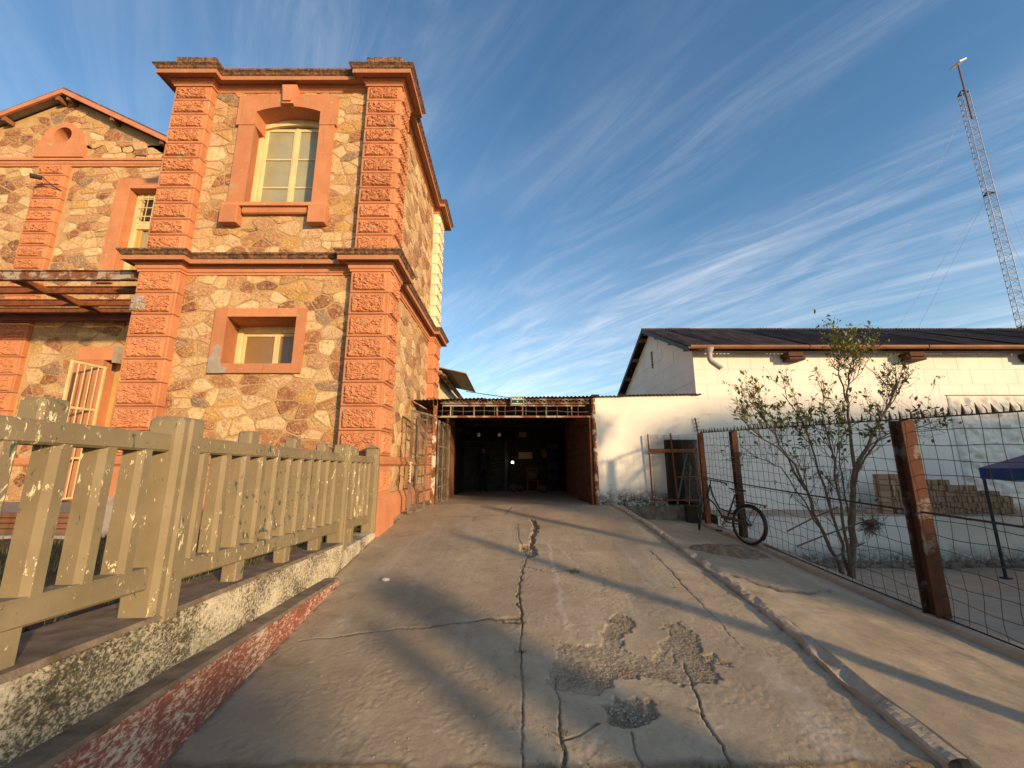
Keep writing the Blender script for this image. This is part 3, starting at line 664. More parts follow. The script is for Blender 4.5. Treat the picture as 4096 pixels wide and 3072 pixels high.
# ================================================================== STONE BUILDINGS
PALETTE = [((.64, .47, .27), 22), ((.60, .42, .27), 18), ((.50, .33, .17), 16), ((.48, .28, .17), 16), ((.40, .23, .13), 10), ((.50, .30, .10), 8), ((.32, .155, .08), 12), ((.24, .095, .058), 12), ((.17, .062, .045), 9), ((.20, .16, .135), 5), ((.70, .54, .34), 12)]
PW = np.array([w for c, w in PALETTE], float); PW /= PW.sum()
def clip(poly, nx, ny, c):
    out_ = []; n = len(poly)
    for i in range(n):
        a = poly[i]; b = poly[(i + 1) % n]; da = a[0] * nx + a[1] * ny - c; db = b[0] * nx + b[1] * ny - c
        if da <= 0: out_.append(a)
        if (da < 0 < db) or (db < 0 < da):
            t = da / (da - db); out_.append((a[0] + (b[0] - a[0]) * t, a[1] + (b[1] - a[1]) * t))
    return out_
def voronoi(u0, u1, v0, v1, size, seed, asp=1.25, keep=None):
    rg = np.random.default_rng(seed); su = size * asp; sv = size / asp; pts = []
    rows = max(1, round((v1 - v0) / sv)); cols = max(1, round((u1 - u0) / su))
    for r in range(rows):
        for c in range(cols):
            pts.append((u0 + (c + .5 + (r % 2) * .5 - .25 + rg.uniform(-.46, .46)) * (u1 - u0) / cols, v0 + (r + .5 + rg.uniform(-.46, .46)) * (v1 - v0) / rows))
    pts = np.array(pts); ok = rg.uniform(0, 1, len(pts)) > .16; pts = pts[ok]
    q = pts * np.array([1 / asp, asp]); cells = []
    for i in range(len(pts)):
        d = ((q - q[i]) ** 2).sum(1); near = np.argsort(d)[1:22]
        poly = [(u0 / asp, v0 * asp), (u1 / asp, v0 * asp), (u1 / asp, v1 * asp), (u0 / asp, v1 * asp)]
        for j in near:
            n_ = q[j] - q[i]; m_ = (q[j] + q[i]) / 2; poly = clip(poly, n_[0], n_[1], float(n_ @ m_))
            if len(poly) < 3: break
        if len(poly) >= 3: cells.append([(x * asp, y / asp) for x, y in poly])
    return cells
def inset(poly, g):
    n = len(poly); out_ = [tuple(p) for p in poly]
    cx = sum(p[0] for p in poly) / n; cy = sum(p[1] for p in poly) / n; res = [(p[0], p[1]) for p in poly]
    for i in range(n):
        a = poly[i]; b = poly[(i + 1) % n]; dx, dy = b[0] - a[0], b[1] - a[1]; l = math.hypot(dx, dy)
        if l < 1e-6: continue
        nx_, ny_ = dy / l, -dx / l
        if nx_ * (cx - a[0]) + ny_ * (cy - a[1]) > 0: nx_, ny_ = -nx_, -ny_
        res = clip(res, nx_, ny_, nx_ * a[0] + ny_ * a[1] - g)
        if len(res) < 3: return []
    return res
def chaikin(poly):
    o = []; n = len(poly)
    for i in range(n):
        a = poly[i]; b = poly[(i + 1) % n]; o += [(a[0] * .88 + b[0] * .12, a[1] * .88 + b[1] * .12), (a[0] * .12 + b[0] * .88, a[1] * .12 + b[1] * .88)]
    return o
def area(p): return abs(sum(p[i][0] * p[(i + 1) % len(p)][1] - p[(i + 1) % len(p)][0] * p[i][1] for i in range(len(p)))) / 2
class StoneSet:
    def __init__(s, owner): s.owner = owner; s.items = []; s.seen = set(); s.rib = MB(); s.rg = np.random.default_rng(len(owner.name) * 7 + 5)
    def wall(s, org, ud, nd, u0, u1, v0, v1, size, seed, holes=(), asp=1.25, limit=None, dark=0.):
        org = Vector(org); ud = Vector(ud); nd = Vector(nd); up = Vector((0, 0, 1))
        for cell in voronoi(u0, u1, v0, v1, size, seed, asp):
            cx = sum(p[0] for p in cell) / len(cell); cy = sum(p[1] for p in cell) / len(cell)
            if limit and not limit(cx, cy): continue
            skip = False; ply = cell
            for (a, b, c, d) in holes:
                if a < cx < b and c < cy < d: skip = True; break
                if cx <= a and cy > c - .05 and cy < d + .05: ply = clip(ply, 1, 0, a)
                elif cx >= b and cy > c - .05 and cy < d + .05: ply = clip(ply, -1, 0, -b)
                elif cy <= c and a - .05 < cx < b + .05: ply = clip(ply, 0, 1, c)
                elif cy >= d and a - .05 < cx < b + .05: ply = clip(ply, 0, -1, -d)
                if len(ply) < 3: skip = True; break
            if skip: continue
            for i in range(len(ply)):
                a = ply[i]; b = ply[(i + 1) % len(ply)]
                key = (round((a[0] + b[0]) * 40), round((a[1] + b[1]) * 40), nd.x > .5)
                if key in s.seen: continue
                s.seen.add(key)
                if math.hypot(a[0] - b[0], a[1] - b[1]) > .03 and s.rg.uniform() < .75:
                    w = .004; p0 = org + ud * a[0] + up * a[1] + nd * .0015; p1 = org + ud * b[0] + up * b[1] + nd * .0015
                    s.rib.bar(p0, p1, .014, .009, nd)
            pol = inset(ply, s.rg.uniform(.006, .014))
            if len(pol) < 3 or area(pol) < .004: continue
            pol = chaikin(pol)
            P3 = org + ud * cx + up * cy; view = abs(P3.normalized().dot(nd)); app = area(pol) * view / P3.length_squared
            s.items.append((app, pol, org, ud, nd, dark))
    def finish(s, cap=300):
        s.items.sort(key=lambda q: -q[0]); rest = MB(); rc = []
        up = Vector((0, 0, 1))
        for k, (app, pol, org, ud, nd, dark) in enumerate(s.items):
            n = len(pol); cx = sum(p[0] for p in pol) / n; cy = sum(p[1] for p in pol) / n; h = s.rg.uniform(.005, .017)
            tx, ty = s.rg.uniform(-.05, .05, 2); vs = []
            for (f, hh) in ((1.0, -.01), (.975, h * .45), (.86, h)):
                for (a, b) in pol:
                    uu = cx + (a - cx) * f; vv = cy + (b - cy) * f
                    vs.append(org + ud * uu + up * vv + nd * (hh + (tx * (uu - cx) + ty * (vv - cy)) * (hh > 0) + (s.rg.uniform(-.004, .004) if f < .9 else 0)))
            vs.append(org + ud * cx + up * cy + nd * (h + s.rg.uniform(-.002, .008)))
            fs = [(r * n + i, r * n + (i + 1) % n, (r + 1) * n + (i + 1) % n, (r + 1) * n + i) for r in range(2) for i in range(n)] + [(2 * n + i, 2 * n + (i + 1) % n, 3 * n) for i in range(n)]
            t = np.array(PALETTE[s.rg.choice(len(PALETTE), p=PW)][0]) * s.rg.uniform(.80, 1.04) * np.array([1., .95, .85]) * (1 - dark)
            if k < cap:
                m = MB(); m.add(vs, fs); o = m.build('stone', STONE, s.owner, fixn=True); colattr(o.data, np.tile(t, (len(vs), 1)))
            else: rest.add(vs, fs); rc += [t] * len(vs)
        if rest.v:
            o = stuff(rest.build('stones', STONE, s.owner)); colattr(o.data, np.array(rc))
        stuff(s.rib.build('pointing', MORTAR, s.owner))

ROCK = {}
def rock_mesh(w, h, kind, mat=None):
    key = (round(w, 2), round(h, 2), kind, (mat or TERRA).name)
    if key not in ROCK:
        nx, nz = max(10, int(w / .0135)), max(8, int(h / .0135)); U, V = np.meshgrid(np.linspace(-w / 2, w / 2, nx), np.linspace(-h / 2, h / 2, nz)); sd_ = kind * 13 + 2
        sk = .25 * np.sin(kind * 2.1)
        Uw = U + (fbm(U * 9, V * 9, sd_ + 5, 3) - .5) * .16; Vw = V + (fbm(U * 7, V * 7, sd_ + 8, 3) - .5) * .10 + U * sk
        r1 = 1 - np.abs(2 * fbm(Uw * 11, Vw * 34, sd_, 3) - 1) * 2.4; r2 = 1 - np.abs(2 * fbm(Uw * 26, Vw * 30, sd_ + 3, 2) - 1) * 2
        Hh = np.clip(.020 + .026 * np.clip(r1, -.6, 1) + .013 * np.clip(r2, -.6, 1), .003, .062)
        e = np.minimum(np.minimum(U + w / 2, w / 2 - U), np.minimum(V + h / 2, h / 2 - V)); Hh = Hh * np.clip(e / .018, 0, 1) - .003 * (e < .001)
        m = MB(); m.grid(np.stack([U, -Hh, V], -1)); ROCK[key] = m.mesh('rock_face', mat or TERRA)
    return ROCK[key]
def quoin(owner, x0, x1, y0, y1, z0, z1, front=True, side=True, mat=None, k=0, fx=None):
    mat = mat or TERRA
    b = MB().box(x0, x1, y0, y1, z0 + .004, z1 - .004, .012).build('quoin_block', mat, owner)
    zc = (z0 + z1) / 2; h = (z1 - z0) - .085
    if front: link('rock_face', rock_mesh((x1 - x0) - .13, h, k % 5, mat), b, ((x0 + x1) / 2, y0 - .001, zc))
    if side: link('rock_face', rock_mesh((y1 - y0) - .13, h, (k + 2) % 5, mat), b, (x1 + .001, (y0 + y1) / 2, zc), (0, 0, R(90)))
    return b

tw = thing('stone_tower', 'two-storey stone tower with terracotta quoins and cornices beside the ramp', 'building', (-4.7, 9.7, -1.2))
YW, XS = 7.28, -2.475
# masonry core with openings
core = MB()
for (x0, x1, z0, z1) in [(-7.0, -5.585, -1.6, 8.1), (-3.89, XS, -1.6, 8.1), (-5.585, -3.89, -1.6, 1.80), (-5.585, -3.89, 2.86, 5.06), (-5.585, -3.89, 7.5, 8.1)]:
    core.box(x0, x1, YW, YW + .5, z0, z1)
core.box(XS - .5, XS, YW + .5, 12.35, -1.6, 8.1); core.box(-7.0, -6.5, YW + .5, 12.35, -1.6, 8.1); core.box(-6.5, XS - .5, 11.9, 12.35, -1.6, 8.1)
core.build('wall', MORTAR, tw)
MB().box(-6.9, XS - .1, YW + .1, 12.3, 8.10, 8.30).build('roof', CONC_D, tw)
# stones
ss = StoneSet(tw)
UD, ND = (1, 0, 0), (0, -1, 0)
ss.wall((0, YW, 0), UD, ND, -6.32, -3.02, 4.0, 7.82, .235, 11, [(-5.62, -3.76, 5.02, 7.62), (-5.56, -5.2, 4.6, 5.1), (-4.2, -3.8, 4.6, 5.1)])
ss.wall((0, YW, 0), UD, ND, -6.32, -3.02, .15, 3.62, .26, 12, [(-5.55, -3.95, 1.72, 2.88)])
ss.wall((0, YW, 0), UD, ND, -6.32, -3.02, -.55, .0, .27, 13)
ss.wall((XS, 0, 0), (0, 1, 0), (1, 0, 0), 7.74, 11.52, 4.0, 7.82, .30, 14)
ss.wall((XS, 0, 0), (0, 1, 0), (1, 0, 0), 7.74, 11.52, .15, 3.62, .30, 15)
ss.wall((XS, 0, 0), (0, 1, 0), (1, 0, 0), 7.74, 11.52, -.55, .0, .30, 16)
ss.finish(300)
# quoins
link('cement_patch', rock_mesh(.30, .30, 2, GREYP), tw, (-6.93, 7.098, 2.95))
kk_ = 0
for lvl, (za, zb, n) in enumerate(((4.02, 7.795, 11), (.16, 3.60, 8))):
    h = (zb - za) / n
    for i in range(n):
        z0 = zb - (i + 1) * h; z1 = z0 + h; e = .012 if lvl else 0; kk_ += 1; v = kk_ % 5 if lvl == 0 or i < 2 else 3 + (kk_ % 2)
        quoin(tw, -7.06 - e, -6.30 + e, 7.12 - e, 7.85, z0, z1, True, False, None, v)
        quoin(tw, -3.035 - e, -2.315 + e, 7.12 - e, 7.76, z0, z1, True, True, None, kk_ * 3)
        quoin(tw, -2.9, -2.315 + e, 11.5, 12.38, z0, z1, False, True, PLASTER_Y if lvl == 0 else None, kk_)
for (x0, x1, y0, y1) in ((-7.08, -6.28, 7.10, 7.85), (-3.055, -2.295, 7.10, 7.78), (-2.9, -2.295, 11.48, 12.4)):
    MB().box(x0, x1, y0, y1, -.56, -.01, .01).build('pedestal', TERRA, tw)
link('rock_face', rock_mesh(.42, .36, 1), bpy.data.objects['pedestal.001'], (-2.294, 7.45, -.28), (0, 0, R(90)))
# cornices, plinth courses
path = [(-7.06, 9.4), (-7.06, 7.12), (-6.30, 7.12), (-6.30, 7.28), (-3.035, 7.28), (-3.035, 7.12), (-2.315, 7.12), (-2.315, 7.76), (XS, 7.76), (XS, 11.5), (-2.315, 11.5), (-2.315, 12.38), (-7.0, 12.38)]
def course(name, prof, mat): return MB().sweep(path, prof).build(name, mat, tw)
course('upper_architrave', [(-.05, 7.79), (.025, 7.79), (.025, 7.82), (.05, 7.835), (.06, 7.85), (.06, 7.875), (.085, 7.89), (.085, 7.935), (-.05, 7.935)], TERRA)
course('upper_corona', [(-.05, 7.93), (.08, 7.93), (.215, 7.915), (.22, 7.885), (.235, 7.885), (.235, 7.975), (.05, 7.985), (-.05, 7.985)], TERRA_STAIN)
course('upper_crown', [(-.05, 7.98), (.225, 7.978), (.235, 7.99), (.25, 8.0), (.262, 8.03), (.29, 8.055), (.30, 8.06), (.30, 8.09), (-.05, 8.16)], TERRA_MOLD)
course('blocking_course', [(-.05, 8.10), (.03, 8.14), (.03, 8.40), (.015, 8.43), (-.30, 8.45)], TERRA_MOLD)
course('middle_architrave', [(-.05, 3.59), (.03, 3.59), (.03, 3.63), (.05, 3.64), (.06, 3.67), (.06, 3.71), (.09, 3.725), (.09, 3.78), (-.05, 3.78)], TERRA)
course('middle_corona', [(-.05, 3.775), (.09, 3.775), (.19, 3.765), (.195, 3.742), (.21, 3.742), (.21, 3.825), (.05, 3.83), (-.05, 3.83)], TERRA_STAIN)
course('middle_crown', [(-.05, 3.826), (.20, 3.826), (.21, 3.84), (.225, 3.85), (.24, 3.885), (.262, 3.905), (.27, 3.91), (.27, 3.94), (-.05, 4.03)], TERRA_MOLD)
course('plinth_moulding', [(-.05, -.02), (.03, -.02), (.05, 0), (.075, .02), (.075, .05), (.05, .07), (.03, .09), (.03, .15), (-.05, .17)], TERRA)
MB().sweep(path, [(-.05, -1.75), (.115, -1.75), (.115, -.70), (.10, -.66), (.05, -.585), (.02, -.55), (-.05, -.55)]).build('plinth', TERRA, tw)
MB().sweep([(-7.06, 7.3), (-7.06, 7.12), (-6.30, 7.12), (-6.30, 7.2)], [(-.05, -1.75), (.12, -1.75), (.12, -.62), (.02, -.53)]).build('bare_plinth', GREYP, tw)
for (x0, x1, y0, y1) in ((-7.14, -6.22, 7.02, 7.9), (-3.10, -2.27, 7.02, 7.84), (-2.95, -2.25, 11.42, 12.42)):
    MB().box(x0 + .03, x1 - .03, y0 + .02, y1, 8.20, 8.475, .02).build('corner_lid', TERRA_MOLD, tw)

# upper window
def arch_pts(x0, x1, zs, rise, n=12): 
    return [(x0 + (x1 - x0) * i / n, zs + rise * (1 - (2 * i / n - 1) ** 2)) for i in range(n + 1)]
wo = (-5.35, -4.01); ys_, yr = 7.21, 7.47
yr = 7.56
win = MB().prism([(-5.69, ys_, 5.09), (wo[0], ys_, 5.09), (wo[0] - .11, yr, 5.09), (-5.69, yr, 5.09)], (0, 0, 1.85)).build('window_surround', TERRA, tw)
W1 = win; 
MB().prism([(wo[1], ys_, 5.09), (-3.70, ys_, 5.09), (-3.70, yr, 5.09), (wo[1] + .11, yr, 5.09)], (0, 0, 1.85)).build('jamb', TERRA, W1)
ap = arch_pts(wo[0], wo[1], 7.26, .13)
m = MB(); poly = [(-5.745, 6.94), (wo[0], 6.94)] + ap + [(wo[1], 6.94), (-3.66, 6.94), (-3.66, 7.63), (-4.5, 7.70), (-4.86, 7.70), (-5.745, 7.63)]
def arch_head(m, x0, x1, ox0, ox1, z0, ztop, ap, y0, y1):
    # strip quads between the arch and the straight top, plus the two shoulders
    n = len(ap); vs = []; fs = []
    for y in (y0, y1):
        for (x, z) in ap: vs += [(x, y, z), (x, y, ztop(x))]
    for i in range(n - 1):
        a = 2 * i; o = 2 * n
        fs += [(a, a + 2, a + 3, a + 1), (o + a, o + a + 1, o + a + 3, o + a + 2), (a, o + a, o + a + 2, a + 2), (a + 1, a + 3, o + a + 3, o + a + 1)]
    m.add(vs, fs)
    m.prism([(ox0, y0, z0), (x0, y0, z0), (x0, y0, ztop(x0)), (ox0, y0, ztop(ox0))], (0, y1 - y0, 0)); m.prism([(x1, y0, z0), (ox1, y0, z0), (ox1, y0, ztop(ox1)), (x1, y0, ztop(x1))], (0, y1 - y0, 0))
m = MB(); arch_head(m, wo[0], wo[1], -5.745, -3.66, 6.94, lambda x: 7.70 - .07 * abs((x + 4.70) / 1.04) ** 2, ap, ys_ - .012, yr); m.build('arch_head', TERRA, W1)
MB().prism([(-4.80, 7.13, 7.40), (-4.57, 7.13, 7.40), (-4.53, 7.13, 7.86), (-4.84, 7.13, 7.86)], (0, .25, 0)).build('keystone', TERRA, W1)
MB().prism([(-4.77, 7.10, 7.44), (-4.60, 7.10, 7.44), (-4.57, 7.10, 7.82), (-4.80, 7.10, 7.82)], (0, .04, 0)).build('keystone_face', TERRA, W1)
MB().box(-5.73, -3.66, 7.13, yr + .08, 5.015, 5.095, .008).build('sill', TERRA, W1)
MB().box(-5.36, -3.99, 7.18, 7.3, 4.88, 5.02, .02).build('apron_moulding', TERRA, W1)
for x in (-5.72, -4.0): MB().box(x, x + .34, 7.10, 7.3, 4.635, 5.02, .008).build('bracket', TERRA, W1)
def casement(owner, x0, x1, z0, z1, y, rails, mat, pane, top=None, st=.065):
    """wooden sash: stiles, rails and one pane for each light"""
    c = MB().box(x0, x0 + st, y, y + .045, z0, z1, .006).build('stile', mat, owner); MB().box(x1 - st, x1, y, y + .045, z0, z1, .006).build('stile', mat, owner)
    zs = [z0] + rails + [z1]
    for k, z in enumerate(zs):
        h = .085 if k == 0 else .038 if k < len(zs) - 1 else .07
        MB().box(x0 + st + .001, x1 - st - .001, y + .004, y + .042, z - (h / 2 if 0 < k < len(zs) - 1 else 0 if k == 0 else h), z + (h / 2 if 0 < k < len(zs) - 1 else h if k == 0 else 0), .005).build('rail', mat, owner)
    for a, b in zip(zs[:-1], zs[1:]): MB().box(x0 + st - .005, x1 - st + .005, y + .026, y + .032, a + .01, b - .01).build('pane', pane, owner)
wo = (wo[0] - .10, wo[1] + .10)
wf = MB().box(wo[0] - .02, wo[0] + .085, 7.53, 7.66, 5.09, 7.42, .008).build('window_frame', CREAM, tw)
MB().box(wo[1] - .085, wo[1] + .02, 7.53, 7.66, 5.09, 7.42, .008).build('frame_side', CREAM, wf)
m = MB(); a2 = arch_pts(wo[0], wo[1], 7.12, .13); arch_head(m, wo[0], wo[1], wo[0] - .01, wo[1] + .01, 7.10, lambda x: 7.48, a2, 7.54, 7.65); m.build('frame_head', CREAM, wf)
casement(wf, wo[0] + .088, -4.682, 5.10, 7.20, 7.59, [5.76, 6.44], CREAM, BLIND); casement(wf, -4.678, wo[1] - .088, 5.10, 7.20, 7.59, [5.76, 6.44], CREAM, BLIND)
MB().box(-4.712, -4.648, 7.575, 7.59, 5.11, 7.2, .006).build('meeting_bead', CREAM, wf)
# lower window
w2 = MB().prism([(-5.59, 7.215, 1.645), (-5.35, 7.215, 1.645), (-5.50, 7.80, 1.645), (-5.59, 7.80, 1.645)], (0, 0, 1.26)).build('window_surround', TERRA, tw)
MB().prism([(-4.05, 7.215, 1.645), (-3.88, 7.215, 1.645), (-3.88, 7.80, 1.645), (-3.93, 7.80, 1.645)], (0, 0, 1.26)).build('jamb', TERRA, w2)
MB().box(-5.585, -3.885, 7.217, 7.8, 2.735, 2.903, .004).build('head', TERRA, w2); MB().box(-5.585, -3.885, 7.217, 7.8, 1.647, 1.83, .004).build('sill', TERRA, w2)
MB().prism([(-5.588, 7.212, 1.65), (-5.26, 7.212, 1.65), (-5.22, 7.212, 1.74), (-5.33, 7.212, 1.78), (-5.36, 7.212, 1.86), (-5.40, 7.212, 2.0), (-5.38, 7.212, 2.14), (-5.46, 7.212, 2.2), (-5.53, 7.212, 2.12), (-5.51, 7.212, 2.02), (-5.585, 7.212, 1.95)], (0, .003, 0)).build('cement_patch', GREYP, w2)
f2 = MB().box(-5.52, -5.39, 7.76, 7.88, 1.83, 2.735, .008).build('window_frame', CREAM, tw)
MB().box(-4.04, -3.91, 7.76, 7.88, 1.83, 2.735, .008).build('frame_side', CREAM, f2); MB().box(-5.39, -4.04, 7.762, 7.88, 2.60, 2.735, .008).build('frame_head', CREAM, f2)
casement(f2, -5.388, -4.72, 1.835, 2.60, 7.80, [], CREAM, CURT, st=.05); casement(f2, -4.715, -4.042, 1.835, 2.60, 7.80, [], CREAM, CURT, st=.05)
# wire hanging down the corner
MB().tube([(-2.05, 7.3, 3.92), (-2.2, 7.6, 3.55), (-2.40, 7.9, 3.3), (-2.43, 7.92, 2.3)], .006, 5).build('hanging_wire', DARKST, tw)

# ------------------------------------------------------------------ gabled wing on the left
wg = thing('gabled_wing', 'gabled stone wing with oculus and terracotta pilaster left of the tower', 'building', (-12.2, 9.5, -1.2))
YG = 9.45; AX = -12.15
def gz_(x): return 9.90 - .50 * abs(x - AX)
m = MB()
def wallpoly(m, x0, x1, z0, ztop, y0, y1):
    xs_ = [x0, x1]; 
    if x0 < AX < x1: xs_ = [x0, AX, x1]
    top = [(x, y0, min(ztop(x), 99)) for x in reversed(xs_)]
    m.prism([(x0, y0, z0), (x1, y0, z0)] + top, (0, y1 - y0, 0))
wallpoly(m, -18, -10.05, -1.4, lambda x: 3.3, YG, YG + .5); wallpoly(m, -18, -10.05, 3.3, lambda x: 8.45, YG, YG + .5); wallpoly(m, -18, -12.33, 8.45, gz_, YG, YG + .5); wallpoly(m, -11.81, -6.9, 8.45, gz_, YG, YG + .5); wallpoly(m, -12.33, -11.81, 8.95, gz_, YG, YG + .5)
wallpoly(m, -10.05, -8.75, 7.1, lambda x: 8.45, YG, YG + .5); wallpoly(m, -10.05, -8.75, 2.45, lambda x: 4.5, YG, YG + .5); wallpoly(m, -8.75, -6.9, -1.4, lambda x: 8.45, YG, YG + .5)
m.build('wall', MORTAR, wg)
sg = StoneSet(wg)
sg.wall((0, YG, 0), UD, ND, -15.6, -7.2, 8.0, 9.72, .25, 21, [(-12.55, -11.45, 8.0, 8.95)], limit=lambda u, v: v < gz_(u) - .26)
sg.wall((0, YG, 0), UD, ND, -15.6, -8.9, 3.75, 7.8, .26, 22, [(-12.5, -11.66, 3.7, 7.8), (-10.3, -8.5, 4.4, 7.36)])
sg.wall((0, YG, 0), UD, ND, -15.2, -9.0, .1, 3.75, .29, 23, [(-12.5, -11.66, 0, 3.75), (-10.42, -8.5, -1, 2.75)], dark=.12)
sg.wall((0, YG, 0), UD, ND, -15.0, -9.0, -.8, .1, .30, 24, [(-12.5, -11.66, -1, 3.75), (-10.42, -8.5, -1, 2.75)], dark=.12)
sg.finish(300)
for i in range(13):
    z1 = 7.77 - i * .336; quoin(wg, -12.46, -11.70, 9.33, 9.6, z1 - .336, z1, True, False, None, i + 1)
for i in range(8): 
    z1 = 3.38 - i * .43; quoin(wg, -12.46, -11.70, 9.33, 9.6, z1 - .43, z1, True, False, None, 3 + i)
MB().sweep([(-18, 9.45), (-7.0, 9.45)], [(-.05, 7.77), (.05, 7.77), (.05, 7.80), (.075, 7.83), (.085, 7.86), (.085, 7.89), (.12, 7.90), (.12, 7.93), (.05, 7.965), (.05, 8.03), (-.05, 8.03)]).build('string_course', TERRA, wg)
MB().sweep([(-18, 9.45), (-10.4, 9.45)], [(-.05, -.02), (.04, -.02), (.07, .03), (.07, .06), (.04, .10), (.03, .16), (-.05, .16)]).build('plinth_moulding', TERRA, wg)
# oculus
oc = (-12.07, 8.70); ro = .235; outl = []; N = 40
m = MB(); vs = []; fs = []
def outer(a):
    # shouldered plate: round over the hole, with ears, widening to the string course
    c_, s_ = math.cos(a), math.sin(a)
    if s_ > .18: r = .40 + (.05 if abs(c_) > .80 and s_ < .5 else 0)
    else: r = .40
    x, z = c_ * r, s_ * r
    if s_ < .18 and s_ > -.25: x = math.copysign(.50, c_); z = s_ * .5
    if s_ <= -.25:
        t = (-s_ - .25) / .75; x = c_ * (.66 / max(.30, abs(c_))) if abs(c_) > .62 else c_ / .62 * .66; z = -.30 - .37 * min(1, t * 2.2)
        x = max(-.66, min(.66, x))
    return (oc[0] + x, oc[1] + z)
for y in (9.36, 10.2):
    for i in range(N):
        a = 2 * math.pi * i / N; ox, oz = outer(a); vs += [(oc[0] + ro * math.cos(a), y, oc[1] + ro * math.sin(a)), (ox, y if y < 9.5 else 9.5, oz)]
for i in range(N):
    j = (i + 1) % N; a, b = 2 * i, 2 * j; o_ = 2 * N; fs += [(a, b, b + 1, a + 1), (a + 1, b + 1, o_ + b + 1, o_ + a + 1), (a, o_ + a, o_ + b, b)]
m.add(vs, fs); m.build('oculus_surround', TERRA, wg); 
m = MB(); m.add([(oc[0] + .3 * math.cos(2 * math.pi * i / 20), 10.18, oc[1] + .3 * math.sin(2 * math.pi * i / 20)) for i in range(20)], [tuple(range(20))]); m.build('oculus_back', INNER, wg)
VERGE = simple('terracotta_painted_board', (.40, .15, .07), (.56, .23, .12), 5, .7, .3, .004, sc=(.4, 1, 1))
# roof with verge boards
for s_, nm in ((1, 'roof_slope'), (-1, 'roof_slope')):
    x1 = AX + s_ * 5.6; z1 = 10.03 - .50 * 5.6
    MB().prism([(AX, 9.19, 10.04), (x1, 9.19, z1 + .01), (x1, 9.19, z1 - .03), (AX, 9.19, 9.99)], (0, 8, 0)).build(nm, CORR, wg)
    MB().prism([(AX, 9.17, 9.985), (x1, 9.17, z1 - .035), (x1, 9.17, z1 - .17), (AX, 9.17, 9.85)], (0, .045, 0)).build('verge_board', VERGE, wg)
    for d_ in (.15, 1.45, 2.9, 4.2):
        x = AX + s_ * d_; z = 9.92 - .5 * d_; MB().box(x - .05, x + .05, 9.22, 9.5, z - .17, z - .04, .004).build('purlin_end', WOOD, wg)
    MB().prism([(AX, 9.22, 9.97), (x1, 9.22, z1 - .05), (x1, 9.22, z1 - .07), (AX, 9.22, 9.95)], (0, 7, 0)).build('soffit', GREYP, wg)
# tall upper window, barred light above
ws = MB().box(-10.33, -9.98, 9.36, 9.72, 4.45, 7.38, .008).build('window_surround', TERRA, wg)
MB().box(-9.98, -8.6, 9.361, 9.72, 7.08, 7.38, .008).build('head', TERRA, ws)
wf = MB().box(-9.98, -9.84, 9.60, 9.74, 4.45, 7.08, .01).build('window_frame', CREAM, wg)
MB().box(-9.84, -8.75, 9.602, 9.74, 6.96, 7.08, .01).build('frame_head', CREAM, wf); MB().box(-9.84, -8.75, 9.60, 9.74, 6.05, 6.28, .01).build('transom', CREAM, wf)
MB().box(-9.84, -8.75, 9.70, 9.72, 6.28, 6.96).build('pane', GLASS_D, wf); MB().box(-9.70, -8.75, 9.70, 9.72, 4.45, 6.05).build('pane', BLIND, wf)
MB().box(-9.84, -9.72, 9.64, 9.73, 4.45, 6.05, .008).build('sash_stile', YELLOWP, wf)
for i in range(7): MB().cyl((-9.80 + i * .16, 9.57, 6.22), (-9.80 + i * .16, 9.57, 7.02), .009, n=6).build('bar', CREAM, wf)
for z in (6.4, 6.65, 6.9): MB().box(-9.84, -8.75, 9.56, 9.58, z - .012, z + .012).build('bar', CREAM, wf)
# floodlight bracket on the pilaster
sp_ = thing('wall_spotlight', 'small black spotlight on a bent arm on the wing pilaster', 'spotlight', (-11.9, 9.3, 7.1))
MB().tube([(-11.70, 9.34, 6.98), (-11.85, 9.2, 7.06), (-11.95, 9.05, 7.20)], .014, 6).build('arm', DARKST, sp_); MB().cyl((-12.02, 9.12, 7.19), (-12.12, 8.96, 7.14), .05, .065, 10).build('lamp_head', DARKST, sp_)
# door surround, frame and barred leaf swung open
ds = MB().box(-10.43, -9.72, 9.34, 9.46, -.8, 2.45, .008).build('door_surround', TERRA, wg)
MB().box(-9.98, -9.72, 9.46, 9.9, -.8, 2.44, .008).build('reveal', TERRA, ds); MB().box(-10.43, -8.6, 9.341, 9.9, 2.45, 2.76, .008).build('head', TERRA, ds)
df = MB().box(-9.72, -9.58, 9.66, 9.82, -.8, 2.44, .01).build('door_frame', YELLOWP, wg); MB().box(-9.58, -8.75, 9.661, 9.82, 2.28, 2.44, .01).build('frame_head', YELLOWP, df)
MB().box(-9.56, -9.44, 9.70, 9.78, -.8, 2.28, .01).build('door_stile', YELLOWP, df); MB().box(-9.44, -8.75, 9.72, 9.74, -.8, 2.28).build('pane', GLASS_D, df)
MB().box(-9.44, -8.75, 9.70, 9.76, .9, .99, .008).build('door_rail', YELLOWP, df)
A_, B_ = Vector((-9.80, 8.76, 0)), Vector((-9.71, 9.40, 0))
gl = MB().bar(A_ + Vector((0, 0, -.75)), A_ + Vector((0, 0, 2.3)), .055, .05, (1, 0, 0), .006).build('barred_leaf', CREAM, wg)
MB().bar(B_ + Vector((0, 0, -.75)), B_ + Vector((0, 0, 2.3)), .055, .05, (1, 0, 0), .006).build('stile', CREAM, gl)
for z in (-.72, .15, 1.25, 2.27): MB().bar(A_ + Vector((0, 0, z)), B_ + Vector((0, 0, z)), .03, .05, (0, 0, 1), .005).build('rail', CREAM, gl)
for i in range(1, 5):
    q = A_.lerp(B_, i / 5); MB().cyl(q + Vector((0, 0, -.72)), q + Vector((0, 0, 2.27)), .011, n=6).build('bar', CREAM, gl)
